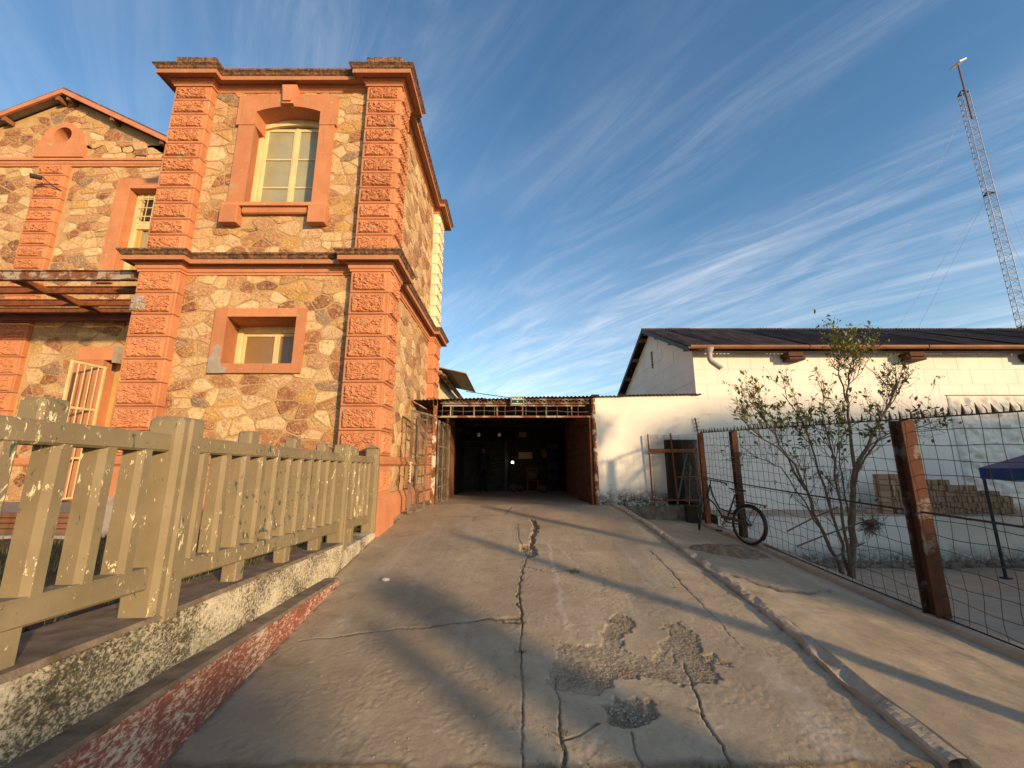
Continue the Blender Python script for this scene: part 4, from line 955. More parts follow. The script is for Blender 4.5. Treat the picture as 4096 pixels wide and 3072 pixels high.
MB().box(-9.38, -9.28, 9.2, 9.34, 2.35, 2.75).build('meter_box', GREYP, wg)

# steel pergola frame between tower and wing
pg = thing('steel_pergola', 'bare rusty steel roof frame fixed between tower and wing', 'pergola', (-11, 8.3, 3.6))
for (y, zt, h, w, mt) in ((7.32, 3.715, .20, .09, GREYP), (8.02, 3.705, .155, .08, RUST), (8.70, 3.70, .15, .08, RUST), (9.17, 3.695, .14, .08, RUST)):
    m = MB(); m.box(-17.5, -7.075, y - w / 2, y + w / 2, zt - .012, zt); m.box(-17.5, -7.075, y - w / 2, y + w / 2, zt - h, zt - h + .012); m.box(-17.5, -7.075, y - .008, y + .008, zt - h + .011, zt - .011)
    m.build('beam', RUST_P if y < 7.5 else RUST, pg)
for x in (-9.85, -13.2, -16.4):
    m = MB(); m.box(x - .04, x + .04, 7.37, 9.13, 3.70 - .16, 3.70 - .148); m.box(x - .008, x + .008, 7.34, 9.15, 3.552, 3.69); m.build('cross_beam', RUST, pg)
MB().box(-17.5, -7.1, 9.26, 9.33, 3.42, 3.72, .006).build('wall_plate', WOOD_R, pg)
m = MB(); m.box(-17.4, -17.25, 7.25, 7.4, -1.2, 3.5); m.build('leg', RUST, pg)

# raised terrace along the wing
MB().box(-18, -7.2, 7.12, 9.46, -1.5, -.81, .012).build('terrace', GREYP); struct(bpy.data.objects['terrace'])
st_ = thing('terrace_step', 'brown boarded step along the foot of the wing terrace', 'step', (-12, 7, -1.1))
for i in range(4): MB().box(-17.8, -7.25, 7.06 - .012 * (3 - i), 7.12, -1.12 + i * .085, -1.12 + i * .085 + .078, .008).build('board', WOOD, st_)
MB().box(-17.8, -7.2, 6.86, 7.05, -1.4, -1.12, .02).build('stone_curb', GREYP, st_)
# ================================================================== COVERED GATEWAY
GY = 9.85
def rz(x): return 1.605 + .022 * x
gw = thing('covered_gateway', 'dark covered passage under a corrugated roof at the top of the ramp', 'gateway', (0, 12, -.9))
def corrugate(x0, x1, ya, yb, za, zb, pitch=.095, amp=.014, per=6, thick=.004):
    n = int((x1 - x0) / pitch * per) + 1; x = np.linspace(x0, x1, n); w = np.sin(x / pitch * 2 * math.pi) * amp
    G = np.zeros((2, n, 3)); G[:, :, 0] = x; G[0, :, 1] = ya; G[1, :, 1] = yb; G[0, :, 2] = za(x) + w; G[1, :, 2] = zb(x) + w
    H = G.copy(); H[:, :, 2] -= thick; m = MB(); m.grid(G); m.grid(H); F_ = np.stack([H[0], G[0]]); m.grid(F_); return m
x = -2.42; k = 0
while x < 4.6:
    x1 = min(x + .86, 4.62); dz = .006 * (k % 2) + .01 * math.sin(k * 2.3)
    corrugate(x, x1 + .04, 9.74 + .02 * math.sin(k * 3.1), 17.6, lambda q: rz(q) + dz, lambda q: rz(q) + .12 + dz).build('roof_sheet', CORR, gw); x = x1; k += 1
# lattice beam and barred panel above the opening
def chord(z, r=.011, x0=-1.76, x1=1.92): MB().box(x0, x1, GY - .012, GY + .012, z - r, z + r).build('truss_chord', RUST_P, gw)
chord(1.485); chord(1.585)
m = MB(); n = 46
for i in range(n):
    xa = -1.74 + i * 3.62 / n; xb = xa + 3.62 / n; za, zb = (1.49, 1.58) if i % 2 else (1.58, 1.49)
    m.cyl((xa, GY - .016, za), (xb, GY - .016, zb), .007, n=5); m.cyl((xa + .04, GY + .018, za), (xb + .04, GY + .018, zb), .006, n=5)
m.build('truss_lacing', RUST_P, gw)
MB().box(-1.70, 1.78, GY - .03, GY + .03, 1.405, 1.445, .004).build('top_rail', RUST_P, gw)
MB().box(-1.83, 1.94, GY - .035, GY + .035, 1.13, 1.175, .004).build('lintel_rail', RUST_P, gw)
for xx in (-1.50, -.93, -.36, .26, .84, 1.46): MB().box(xx - .014, xx + .014, GY - .02, GY + .02, 1.175, 1.405).build('mullion', RUST_P, gw)
for i in range(14): MB().cyl((-1.70 + i * .255, GY - .024, 1.16), (-1.70 + i * .255, GY - .024, 1.43), .005, n=5).build('grid_wire', WIRE_G, gw)
MB().tube([(-1.78 + i * .26, GY - .03, 1.29 + .012 * math.sin(i * 1.9) - .004 * max(0, i - 10) ** 1.5) for i in range(15)], .005, 5).build('grid_wire', WIRE_G, gw)
MB().box(-1.92, -1.83, GY - .05, GY + .05, -.98, 1.42, .006).build('gate_post', RUST_W, gw); MB().tube([(-1.89 + dx, GY, 1.42), (-1.89 + dx, GY, 1.56)], .008, 5).build('post_strut', RUST_D, gw) if False else None
dx = .05
for q in (-.05, .05): MB().cyl((-1.875 + q, GY - .04, 1.40), (-1.875 + q, GY - .04, 1.60), .010, n=5).build('post_strut', RUST_P, gw)
MB().cyl((2.0, GY - .06, -1.0), (1.985, GY - .05, 1.60), .048, n=12).build('gate_post', RUST_W, gw)
MB().box(1.875, 1.925, GY - .02, GY + .04, -.93, 1.13, .005).build('jamb_bar', RUST, gw)
for q in (.05, -.06): MB().cyl((1.86 + q, GY - .02, 1.40), (1.86 + q, GY - .02, 1.62), .010, n=5).build('post_strut', RUST_D, gw)
for z in (.75, -.62): MB().box(1.925, 1.955, GY - .05, GY + .03, z - .03, z + .03).build('hinge', RUST, gw)
# barbed coil on top of the roof edge
for xx in np.arange(-1.8, 4.4, .52): 
    xx = float(xx) + random.uniform(-.1, .1); MB().cyl((xx, 9.8, rz(xx) + .01), (xx + random.uniform(-.01, .01), 9.8, rz(xx) + random.uniform(.03, .06)), .004, n=4).build('roof_bolt', DARKST, gw)
# brick side wall on the right, in real courses
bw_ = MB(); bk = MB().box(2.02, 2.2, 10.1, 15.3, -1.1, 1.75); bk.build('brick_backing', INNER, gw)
zz_ = -1.02; r_ = 0
while zz_ < 1.6:
    yy_ = 10.1 - (r_ % 2) * .13
    while yy_ < 15.2:
        a0 = max(10.1, yy_); a1 = min(15.28, yy_ + .248)
        if a1 - a0 > .04: bw_.box(1.99 + random.uniform(-.004, .005), 2.03, a0, a1, zz_, zz_ + .062, .004)
        yy_ += .262
    zz_ += .076; r_ += 1
stuff(bw_.build('brick_courses', BRICK_D, gw))
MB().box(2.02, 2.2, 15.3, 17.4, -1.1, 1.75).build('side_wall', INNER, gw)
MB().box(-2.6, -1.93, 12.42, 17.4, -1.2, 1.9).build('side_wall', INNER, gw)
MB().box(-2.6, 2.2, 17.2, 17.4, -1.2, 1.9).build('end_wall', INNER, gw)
MB().box(-1.90, -1.84, 11.55, 13.1, -.96, 1.45, .005).build('timber_panel', WOOD, gw)
MB().box(-1.84, -1.80, 11.5, 11.58, -.95, 1.5, .005).build('panel_post', YELLOWP, gw)
for y in (11.3, 13.2, 15.2): MB().box(-1.95, 2.05, y - .04, y + .04, 1.42, 1.52).build('roof_beam', DARKST, gw)

# gate leaves
def leaf(name, label, A, B, z0, z1, mat, mids=(), rails=(), wire=.05, wmat=None, bars=()):
    A = Vector(A); B = Vector(B); t = thing(name, label, 'gate', (A.x, A.y, z0)); up = Vector((0, 0, 1)); w = .045
    def v(q, z): p = A.lerp(B, q); return (p.x, p.y, z)
    for q in (0, 1): MB().bar(v(q, z0), v(q, z1), .04, w, (1, 0, 0), .004).build('stile', mat, t)
    for z in (z0 + .02, z1 - .02): MB().bar(v(0, z), v(1, z), .04, w, up, .004).build('rail', mat, t)
    for q in mids: MB().bar(v(q, z0 + .03), v(q, z1 - .03), .034, .038, (1, 0, 0), .003).build('mullion', mat, t)
    for (q0, q1, z) in rails: MB().bar(v(q0, z), v(q1, z), .03, .035, up, .003).build('rail', mat, t)
    if wire:
        m = MB(); L = (B - A).length; n = int(L / wire); k_ = int((z1 - z0) / wire); nx_ = (B - A).normalized().cross(up) * .012
        for i in range(1, n):
            pts = [Vector(v(i / n, z0 + (z1 - z0) * j / 12)) + nx_ * (1 + .9 * math.sin(i * 1.3 + j)) for j in range(13)]; m.tube(pts, .0022, 4, False)
        for j in range(1, k_):
            pts = [Vector(v(i / 6, z0 + j * wire + .006 * math.sin(j * 2.1 + i * 1.7))) + nx_ * 1.2 for i in range(7)]; m.tube(pts, .0022, 4, False)
        m.build('wire_mesh', wmat or WIRE_G, t)
    return t
g1 = leaf('gate_leaf', 'open steel mesh gate leaf folded against the tower wall', (-2.155, 8.75, 0), (-1.87, 9.93, 0), -.985, 1.18, GATEP, (.26, .60), [(.60, 1, .42), (.60, 1, -.22), (.26, .60, .7), (.26, .6, 1.02), (.26, .6, .15), (.26, .6, -.42)], .058)
rp_ = thing('chain', 'pale knotted chain hanging from the open gate leaf', 'chain', (-2.14, 8.74, -.2))
m = MB()
for i in range(12): m.torus((-2.142 + .012 * (i % 2), 8.70 + .008 * math.sin(i), .02 - i * .034), (1, 0, .2) if i % 2 else (0, 1, .2), .016, .0075, 10, 5)
m.build('links', ROPE, rp_); m = MB(); m.torus((-2.15, 8.72, .04), (0, .3, 1), .045, .009, 14, 5); m.build('knot', ROPE, rp_)
leaf('gate_leaf', 'mesh gate leaf swung into the passage on its left side', (-1.80, 9.98, 0), (-1.76, 11.45, 0), -.93, 1.08, GATEP, (.42,), [(0, 1, .45), (0, .9, -.10), (0, .8, -.52)], .045)
leaf('gate_leaf', 'rusted gate leaf folded back along the brick wall on the right', (1.90, 9.95, 0), (1.84, 11.6, 0), -.93, 1.05, RUST_D, (.35,), [(0, 1, .3), (0, 1, -.4)], .07, WIRE)

# emergency exit sign
sg_ = thing('exit_sign', 'green SALIDA DE EMERGENCIA sign hung on the gateway beam', 'sign', (.13, GY - .06, 1.5))
MB().box(-.03, .292, GY - .07, GY - .058, 1.405, 1.63, .001).build('plate', SIGN_G, sg_)
m = MB()
for (a, b, c, d) in ((-.024, .286, 1.618, 1.624), (-.024, .286, 1.411, 1.417), (-.024, -.018, 1.417, 1.618), (.280, .286, 1.417, 1.618)): m.box(a, b, GY - .0725, GY - .0705, c, d)
m.build('border', SIGN_W, sg_)
def text(s_, x, z, size, bold, owner, wscale=1.0):
    cu = bpy.data.curves.new('lettering', 'FONT'); cu.body = s_; cu.size = size; cu.align_x = 'CENTER'; cu.align_y = 'CENTER'; cu.extrude = .0006; cu.offset = bold
    o = bpy.data.objects.new('tmp_text', cu); COL.objects.link(o); dg = bpy.context.evaluated_depsgraph_get(); dg.update()
    me = bpy.data.meshes.new_from_object(o.evaluated_get(dg)); bpy.data.objects.remove(o); me.name = 'lettering'; me.materials.clear(); me.materials.append(SIGN_W)
    q = link('lettering', me, owner, (x, GY - .0722, z), (R(90), 0, 0)); q.scale = (wscale, 1, 1); return q
text('SALIDA', .131, 1.572, .078, .0022, sg_, 1.0); text('DE', .131, 1.505, .036, .0012, sg_); text('EMERGENCIA', .131, 1.452, .042, .0014, sg_)

sg_.location.y -= .075
# inside the passage
rs = thing('roller_shutter', 'grey roller shutter at the back left of the dark passage', 'shutter', (-1.1, 16.6, -1))
for i in range(24):
    z = -1.0 + i * .083; m = MB(); m.prism([(-2.0, 16.6, z), (-2.0, 16.575, z + .02), (-2.0, 16.57, z + .045), (-2.0, 16.6, z + .081)], (1.7, 0, 0)); m.build('slat', SHUT, rs)
MB().box(-.30, -.18, 16.5, 16.64, -1.03, 1.0, .01).build('guide_post', SHUT, rs)
def hanging_lamp(label, x, y, z):
    t = thing('pendant_lamp', label, 'lamp', (x, y, 1.5)); MB().cyl((x, y, 1.6), (x, y, z + .1), .004, n=4).build('cord', DARKST, t); MB().cyl((x, y, z + .1), (x, y, z + .06), .018, .03, 8).build('socket', DARKST, t)
    MB().ball((x, y, z), .055, 10, 8, (1, 1, 1.2)).build('bulb', WHITEPL, t, True)
hanging_lamp('unlit white lamp hanging above the roller shutter', -1.10, 13.5, .98); hanging_lamp('unlit white lamp hanging near the middle of the passage', -.42, 13.5, .98)
bd = MB().box(.22, .46, 13.2, 13.215, .88, 1.05, .002).build('notice_board', DULLPAPER); tag(bd, 'blank pale notice board hanging in the passage', 'board')
EM = NT('lit_bulb'); EM.b.inputs['Emission Color'].default_value = (1, .93, .8, 1); EM.b.inputs['Emission Strength'].default_value = 9; EMM = EM.done((.9, .9, .85), .5)
tb = thing('lit_bulb', 'small lit light bulb deep inside the dark passage', 'lamp', (.02, 16.4, .12)); MB().ball((.02, 16.4, .10), .05, 10, 8).build('bulb', EMM, tb, True); MB().cyl((.02, 16.4, .15), (.02, 16.4, 1.5), .006, n=4).build('cord', DARKST, tb)
MB().box(.28, .85, 17.15, 17.17, .25, .52).build('bright_board', PAPER); tag(bpy.data.objects['bright_board'], 'pale panel on the back wall of the passage', 'board')
# red plastic chair
ch = thing('plastic_chair', 'red plastic chair standing at the back of the passage', 'chair', (.75, 15.2, -1.0)); zf = -.99
MB().box(.55, .97, 15.0, 15.42, zf + .42, zf + .45, .01).build('seat', DULLRED, ch)
for (a, b) in ((.56, 15.02), (.93, 15.02), (.56, 15.38), (.93, 15.38)): MB().bar((a + .01, b, zf), (a + .01, b, zf + .42), .035, .035).build('leg', DULLRED, ch)
m = MB()
for z in (.52, .62, .72, .82): m.box(.57, .95, 15.39, 15.415, zf + z, zf + z + .06, .01)
m.build('backrest', DULLRED, ch)
for a in (.56, .94): MB().bar((a, 15.4, zf + .43), (a, 15.44, zf + .9), .03, .03).build('back_post', DULLRED, ch)
MB().ball((.75, 15.2, zf + .62), .19, 10, 7, (1.1, .8, .9)).build('sack', DULLPAPER); tag(bpy.data.objects['sack'], 'bulging sack on the red plastic chair', 'sack')
sh = thing('goods_shelf', 'crowded wall shelf of goods against the brick wall at the back', 'shelf', (1.75, 16, -1))
for z in (-.6, -.2, .2, .6): MB().box(1.35, 1.98, 15.4, 17.1, z, z + .03).build('board', INNER, sh)
for y in (15.4, 17.05): MB().box(1.36, 1.40, y, y + .04, -1.02, 1.0).build('upright', DARKST, sh)
cols_ = [DULLPAPER, DULLRED, DULLBLUE, INNER, SHUT, DULLPAPER]
gi = 0
for z in (-.57, -.17, .23, .63):
    for y in np.arange(15.5, 17.0, .3):
        gi += 1; hh = random.uniform(.12, .3); nm = random.choice(['package', 'carton'])
        o = MB().box(1.42, 1.42 + random.uniform(.2, .4), float(y), float(y) + random.uniform(.12, .24), z, z + hh, .01).build(nm, random.choice(cols_)); tag(o, 'packaged goods crowding the dim shelf at the back of the passage', 'package', 'goods on the passage shelf')
for (x_, z_, mt, lb) in ((1.22, .55, DULLRED, 'red and white shirt hanging by the shelf in the passage'), (1.36, .60, DULLBLUE, 'dark teal shirt hanging by the shelf in the passage')):
    m = MB(); y_ = 15.3; m.prism([(x_ - .07, y_, z_ - .3), (x_ + .07, y_, z_ - .3), (x_ + .07, y_, z_ - .05), (x_ + .13, y_, z_ - .12), (x_ + .15, y_, z_ - .06), (x_ + .06, y_, z_ + .03), (x_ - .06, y_, z_ + .03), (x_ - .15, y_, z_ - .06), (x_ - .13, y_, z_ - .12), (x_ - .07, y_, z_ - .05)], (0, .03, 0)); tag(m.build('shirt', mt), lb, 'shirt')
for (x_, y_, s_) in ((.05, 15.9, .2), (.35, 16.2, .16), (1.15, 15.6, .2)):
    tag(MB().ball((x_, y_, -1.02 + s_ * .75), s_, 10, 7, (1, 1, .8)).build('bundle', DULLPAPER), 'tied bundle of goods on the passage floor', 'bundle', 'bundles on the passage floor')

# person standing in the dark by the shutter
def person(x, y, zf, h=1.68):
    k = h / 1.7
    J = {'pel': (0, 0, .95), 'wai': (0, 0, 1.1), 'che': (0, .01, 1.32), 'nek': (0, .02, 1.46), 'hed': (0, 0, 1.57), 'top': (0, .01, 1.66),
         'ls': (-.18, .01, 1.40), 'le': (-.24, .03, 1.12), 'lw': (-.24, -.06, .88), 'lh': (-.235, -.09, .80), 'rs': (.18, .01, 1.40), 're': (.24, .03, 1.12), 'rw': (.23, -.06, .88), 'rh': (.225, -.09, .80),
         'lhip': (-.09, 0, .90), 'lk': (-.10, -.01, .49), 'la': (-.10, .02, .09), 'lt': (-.11, -.13, .04), 'rhip': (.09, 0, .90), 'rk': (.11, -.02, .49), 'ra': (.12, .02, .09), 'rt': (.14, -.13, .04)}
    rad = {'pel': .14, 'wai': .125, 'che': .145, 'nek': .055, 'hed': .088, 'top': .07, 'ls': .065, 'rs': .065, 'le': .045, 're': .045, 'lw': .03, 'rw': .03, 'lh': .035, 'rh': .035, 'lhip': .095, 'rhip': .095, 'lk': .062, 'rk': .062, 'la': .045, 'ra': .045, 'lt': .04, 'rt': .04}
    E_ = [('pel', 'wai'), ('wai', 'che'), ('che', 'nek'), ('nek', 'hed'), ('hed', 'top'), ('che', 'ls'), ('ls', 'le'), ('le', 'lw'), ('lw', 'lh'), ('che', 'rs'), ('rs', 're'), ('re', 'rw'), ('rw', 'rh'), ('pel', 'lhip'), ('lhip', 'lk'), ('lk', 'la'), ('la', 'lt'), ('pel', 'rhip'), ('rhip', 'rk'), ('rk', 'ra'), ('ra', 'rt')]
    for s_ in 'lr':                      # five fingers a hand
        hx, hy, hz = J[s_ + 'h']; sg = -1 if s_ == 'l' else 1
        for f_, (dy, ln) in enumerate(((-.03, .075), (-.01, .085), (.01, .08), (.03, .065))):
            J[f'{s_}f{f_}a'] = (hx, hy + dy, hz - ln * .5); J[f'{s_}f{f_}b'] = (hx - sg * .012, hy + dy - .01, hz - ln); rad[f'{s_}f{f_}a'] = rad[f'{s_}f{f_}b'] = .009; E_ += [(s_ + 'h', f'{s_}f{f_}a'), (f'{s_}f{f_}a', f'{s_}f{f_}b')]
        J[s_ + 'th'] = (hx - sg * .02, hy - .06, hz - .02); rad[s_ + 'th'] = .011; E_.append((s_ + 'h', s_ + 'th'))
    nm = list(J); me = bpy.data.meshes.new('body'); me.from_pydata([tuple(c * k for c in J[n]) for n in nm], [(nm.index(a), nm.index(b)) for a, b in E_], []); me.materials.append(CLOTH_D)
    t = thing('person', 'person in dark clothes standing before the roller shutter', 'person', (x, y, zf)); o = link('body', me, t); o.location = (0, 0, 0)
    sk_ = o.modifiers.new('skin', 'SKIN'); layer = me.skin_vertices[0].data if me.skin_vertices else None
    if layer is None:
        bpy.context.view_layer.objects.active = o; bpy.ops.mesh.customdata_skin_add(); layer = me.skin_vertices[0].data
    for i, n in enumerate(nm): layer[i].radius = (rad[n] * k, rad[n] * k * (.72 if n in ('pel', 'wai', 'che') else 1)); layer[i].use_root = n == 'pel'
    o.modifiers.new('sub', 'SUBSURF').levels = 1; o.modifiers['sub'].render_levels = 1
    hd = MB().ball((x, y - .01, zf + 1.58 * k), .095 * k, 12, 10, (.85, 1, 1.2)); hd.ball((x, y - .11 * k, zf + 1.57 * k), .018, 6, 5); hd.ball((x - .082 * k, y, zf + 1.58 * k), .025, 6, 5, (.4, .8, 1)); hd.ball((x + .082 * k, y, zf + 1.58 * k), .025, 6, 5, (.4, .8, 1)); hd.build('head', SKIN, t, True)
    MB().ball((x, y + .015, zf + 1.615 * k), .105 * k, 12, 8, (.9, 1, 1)).build('hair', BLACK, t, True)
person(-1.12, 16.1, -1.02)

# ================================================================== WHITE GATE WALL AND ITS GRILLE
ww = thing('white_wall', 'white plastered wall right of the gateway with grimy black foot', 'wall', (3.3, 9.95, -1.2))
def rough_wall(x0, x1, z0, z1, y, nx, nz, amp, seed, zt=None):
    U, V = np.meshgrid(np.linspace(x0, x1, nx), np.linspace(0, 1, nz)); Zt = zt(U) if zt else z1; V = z0 + (Zt - z0) * V
    return np.stack([U, y + (fbm(U * 2, V * 2, seed, 4) - .5) * amp, V], -1)
def wall_piece(x0, x1, z0, z1, zt=None): 
    m = MB(); m.grid(rough_wall(x0, x1, z0, z1, GY, max(3, int((x1 - x0) / .06)), max(3, int((z1 - z0) / .06)), .02, 3, zt))
    m.box(x0, x1, GY + .02, GY + .22, z0, z1 - .03); return m.build('wall_section', WHITE_GATE, ww, fixn=False)
wall_piece(2.03, 3.66, -.96, 1.62, lambda u: rz(u) - .012); wall_piece(3.66, 4.47, .60, 1.66, lambda u: rz(u) - .012); wall_piece(4.47, 4.585, -.96, 1.66, lambda u: rz(u) - .012)
m = MB(); m.grid(rough_wall(2.03, 4.62, -1.6, -.94, GY - .035, 44, 14, .05, 8)); m.box(2.03, 4.62, GY, GY + .2, -1.6, -.945); m.build('foot', CONC_D, ww, fixn=False)
MB().box(3.66, 4.47, GY + .0, GY + .21, -.96, -.93).build('threshold', CONC_D, ww)
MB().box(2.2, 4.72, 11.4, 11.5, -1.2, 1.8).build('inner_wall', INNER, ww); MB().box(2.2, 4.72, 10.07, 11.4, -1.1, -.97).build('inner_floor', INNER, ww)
MB().box(3.57, 4.55, GY + .01, GY + .2, .60, .72).build('lintel', CONC_D, ww) if False else None
gr = thing('leaning_grille', 'rusty framed chain-link grille leaning over the dark doorway in the white wall', 'grille', (3.9, 9.7, -.9))
def G3(x, z): return (x, 9.76 - .03 * (z + .8), z)
for (xa, za, xb, zb, w) in ((3.27, -.81, 3.24, .72, .028), (3.85, -.80, 3.78, .74, .030), (4.42, -.80, 4.30, .36, .026), (3.26, -.80, 4.42, -.80, .03), (3.84, -.28, 4.42, -.26, .028)):
    MB().bar(G3(xa, za), G3(xb, zb), w, w, (0, 1, 0) if abs(xa - xb) > .3 else (1, 0, 0)).build('bar', RUST, gr)
MB().bar(G3(3.27, .33), G3(4.38, .33), .03, .085, (0, 0, 1), .004).build('flat_bar', RUST, gr)
m = MB()
for s_ in (1, -1):
    for i in range(-16, 32):
        c0 = 3.27 + i * .07; pts = []
        for j in range(0, 22):
            z = -.80 + j * .07; xx = c0 + s_ * j * .07 if s_ > 0 else c0 + 1.1 - j * .07
            if 3.27 <= xx <= 4.40 and z < .72: pts.append(G3(xx, z))
        if len(pts) > 1: m.tube(pts, .0036, 4, False)
m.build('chain_link', WIRE, gr)
m = MB()
for i in range(7): m.tube([G3(3.34 + i * .165, -.8), G3(3.33 + i * .165, -.1), G3(3.31 + i * .165, .70)], .003, 4, False)
for j in range(9): m.tube([G3(3.27, -.66 + j * .17), G3(3.8, -.67 + j * .17), G3(4.42, -.65 + j * .17)], .003, 4, False)
m.build('grid_wire', WIRE, gr)
tag(MB().cyl((3.98, 10.15, -.95), (4.32, 10.12, .35), .022, n=8).build('blue_pipe', simple('faded_blue_paint', (.10, .19, .20), (.17, .27, .27), 8)), 'faded blue pipe leaning inside the dark doorway', 'pipe')
tag(MB().cyl((4.26, 10.12, -.95), (4.36, 10.1, .0), .014, n=8).build('thin_pole', CONC), 'thin pale pole leaning inside the dark doorway', 'pole')
dr = thing('metal_bin', 'dark metal drum standing below the doorway by the fence end post', 'drum', (4.0, 9.62, -1.25)); m = MB(); m.cyl((4.12, 9.64, -1.3), (4.12, 9.64, -.93), .16, n=18); m.build('drum', DARKST, dr); MB().cyl((4.12, 9.64, -.93), (4.12, 9.64, -.905), .175, n=18).build('lid', RUST_D, dr)

# ================================================================== WHITE SHED
sd_ = thing('white_shed', 'long whitewashed block shed with dark corrugated roof on the right', 'building', (10, 11, -1.1))
YS_, XG = 10.3, 4.75; EZ, RY, RZ = 2.93, 13.45, 4.60
m = MB(); m.box(XG + .01, 24, YS_ + .012, YS_ + .3, -2.2, 2.95)
m.prism([(XG + .012, YS_ + .012, -1.2), (XG + .012, 16.6, -1.2), (XG + .012, 16.6, 3.0), (XG + .012, RY, RZ - .14), (XG + .012, YS_ + .012, 3.0)], (.3, 0, 0)); m.box(XG, 24, 16.3, 16.6, -2, 2.95)
m.build('wall_core', WHITE, sd_)
rgb = np.random.default_rng(5)
def block(x0, x1, y0, y1, z0, z1): return MB().box(x0, x1, y0, y1, z0, z1, .003).build('block', WHITE_B, sd_)
z = -1.08; r_ = 0
while z < 2.9:
    z1 = min(z + .392, 2.95); xx = XG - (r_ % 2) * .3
    while xx < 14.2:
        a = max(XG, xx); b = xx + .60; d_ = float(rgb.uniform(-.0015, .0015))
        if not (a > 11.25 and z1 < 1.7) and b - a > .08: block(a + .0015, b - .0015, YS_ + d_, YS_ + .02, z + .0015, z1 - .0015)
        xx += .60
    z = z1; r_ += 1
z = 1.35; r_ = 0
while z < 4.4:
    yy = YS_ + .025 - (r_ % 2) * .3
    while yy < 16.4:
        a = max(YS_ + .025, yy); b = yy + .6; top = lambda y: (2.98 + (RZ - .16 - 2.98) * (min(y, 2 * RY - y) - YS_) / (RY - YS_))
        if min(top(a), top(b)) > z + .39 and b - a > .08: MB().box(XG + float(rgb.uniform(-.004, .004)), XG + .02, a + .0015, b - .0015, z + .0015, z + .3885, .003).build('block', WHITE_B, sd_)
        yy += .6
    z += .392; r_ += 1
# air slit in the gable: a black slab stands in for the shade inside
m = MB(); m.box(XG - .008, XG + .01, 13.22, 13.36, 3.2, 3.78); o = m.build('air_slit', BLACK, sd_)
for i in range(6): MB().box(XG - .02, XG - .005, 13.20, 13.37, 3.24 + i * .1, 3.27 + i * .1).build('slit_brick', CONC, sd_)
# rough render panel
U, V = np.meshgrid(np.linspace(11.2, 17, 150), np.linspace(-1.0, 1.75, 90))
e_ = np.minimum(np.minimum(U - 11.2, 1.75 - V), .06) / .06
m = MB(); m.grid(np.stack([U, YS_ - .012 - e_ * (.015 + np.clip(fbm(U * 7, V * 7, 5, 4) - .30, 0, 1) * .17), V], -1)); m.build('rough_render', WHITE, sd_, True, fixn=False)
MB().box(11.18, 17, YS_ - .03, YS_ + .01, 1.752, 1.768).build('render_edge', CONC_D, sd_)
# roof in lapped sheets
sl = (RZ - EZ) / (RY - 9.93)
x = 4.52; k = 0
while x < 23.5:
    x1 = x + .80; dz = .008 * (k % 2) + .006 * math.sin(k * 1.7); jy = .03 * math.sin(k * 2.7)
    corrugate(x, x1 + .05, 9.93 + jy, RY + .05, lambda q: EZ + .03 + dz + 0 * q, lambda q: RZ + .04 + dz + 0 * q, .10, .017).build('roof_sheet', CORR, sd_)
    corrugate(x, x1 + .05, RY - .05, 17.1, lambda q: RZ + .045 + dz + 0 * q, lambda q: EZ + .02 + dz + 0 * q, .10, .017).build('roof_sheet', CORR, sd_)
    x = x1; k += 1
MB().cyl((4.5, RY, RZ + .03), (23.6, RY, RZ + .03), .035, n=8).build('ridge_cap', CORR, sd_)
m = MB(); m.prism([(4.50, 9.95, EZ + .02), (4.50, RY, RZ + .03), (4.50, 17.05, EZ + .02), (4.50, 17.05, EZ - .12), (4.50, RY, RZ - .11), (4.50, 9.95, EZ - .10)], (.045, 0, 0)); m.build('verge_board', DARKST, sd_)
for t_ in (.1, .38, .68, .95):
    y = 9.95 + (RY - 9.95) * t_; z = EZ + (RZ - EZ) * t_; MB().box(4.53, 4.9, y - .05, y + .05, z - .15, z - .04).build('purlin_end', WOOD, sd_)
    y = RY + (17 - RY) * t_; z = RZ - (RZ - EZ) * t_; MB().box(4.53, 4.9, y - .05, y + .05, z - .17, z - .05).build('purlin_end', WOOD, sd_)
for x in (7.05, 10.15, 13.3):
    MB().box(x, x + .40, 9.98, 10.34, 2.72, 2.84, .01).build('rafter_end', RUST_D, sd_); MB().box(x + .04, x + .46, 10.02, 10.34, 2.64, 2.715, .01).build('rafter_block', RUST_D, sd_)
# gutter and outlet
pr = [(-math.cos(math.pi * i / 8) * .075, -math.sin(math.pi * i / 8) * .075) for i in range(9)]
x = 4.5; k = 0
while x < 23.5:
    m = MB(); G = np.zeros((2, 9, 3)); G[0, :, 0] = x; G[1, :, 0] = x + 2.98
    for q in (0, 1): G[q, :, 1] = [9.87 + a for a, b in pr]; G[q, :, 2] = [2.955 + b for a, b in pr]
    m.grid(G); H = G.copy(); H[:, :, 2] += .006; m.grid(H); m.build('gutter', simple('rusty_orange_gutter_%d' % k, (.20, .085, .032), (.36, .17, .07), 4, .7, .3, .003, .2, (.4, 1, 1)) if k < 1 else bpy.data.materials['rusty_orange_gutter_0'], sd_)
    if k: MB().torus((x, 9.87, 2.955), (1, 0, 0), .08, .008, 16, 5).build('gutter_joint', RUST_D, sd_)
    x += 3.0; k += 1
pipe = simple('grey_pvc', (.30, .28, .245), (.40, .375, .33), 8, .5, .1)
MB().cyl((4.98, 9.87, 2.90), (4.98, 9.87, 2.78), .12, .075, 14).build('hopper', pipe, sd_); MB().tube([(4.98, 9.87, 2.79), (4.98, 9.87, 2.60), (5.0, 9.85, 2.54), (5.10, 9.78, 2.42), (5.17, 9.74, 2.34)], .062, 14).build('outlet_pipe', pipe, sd_)
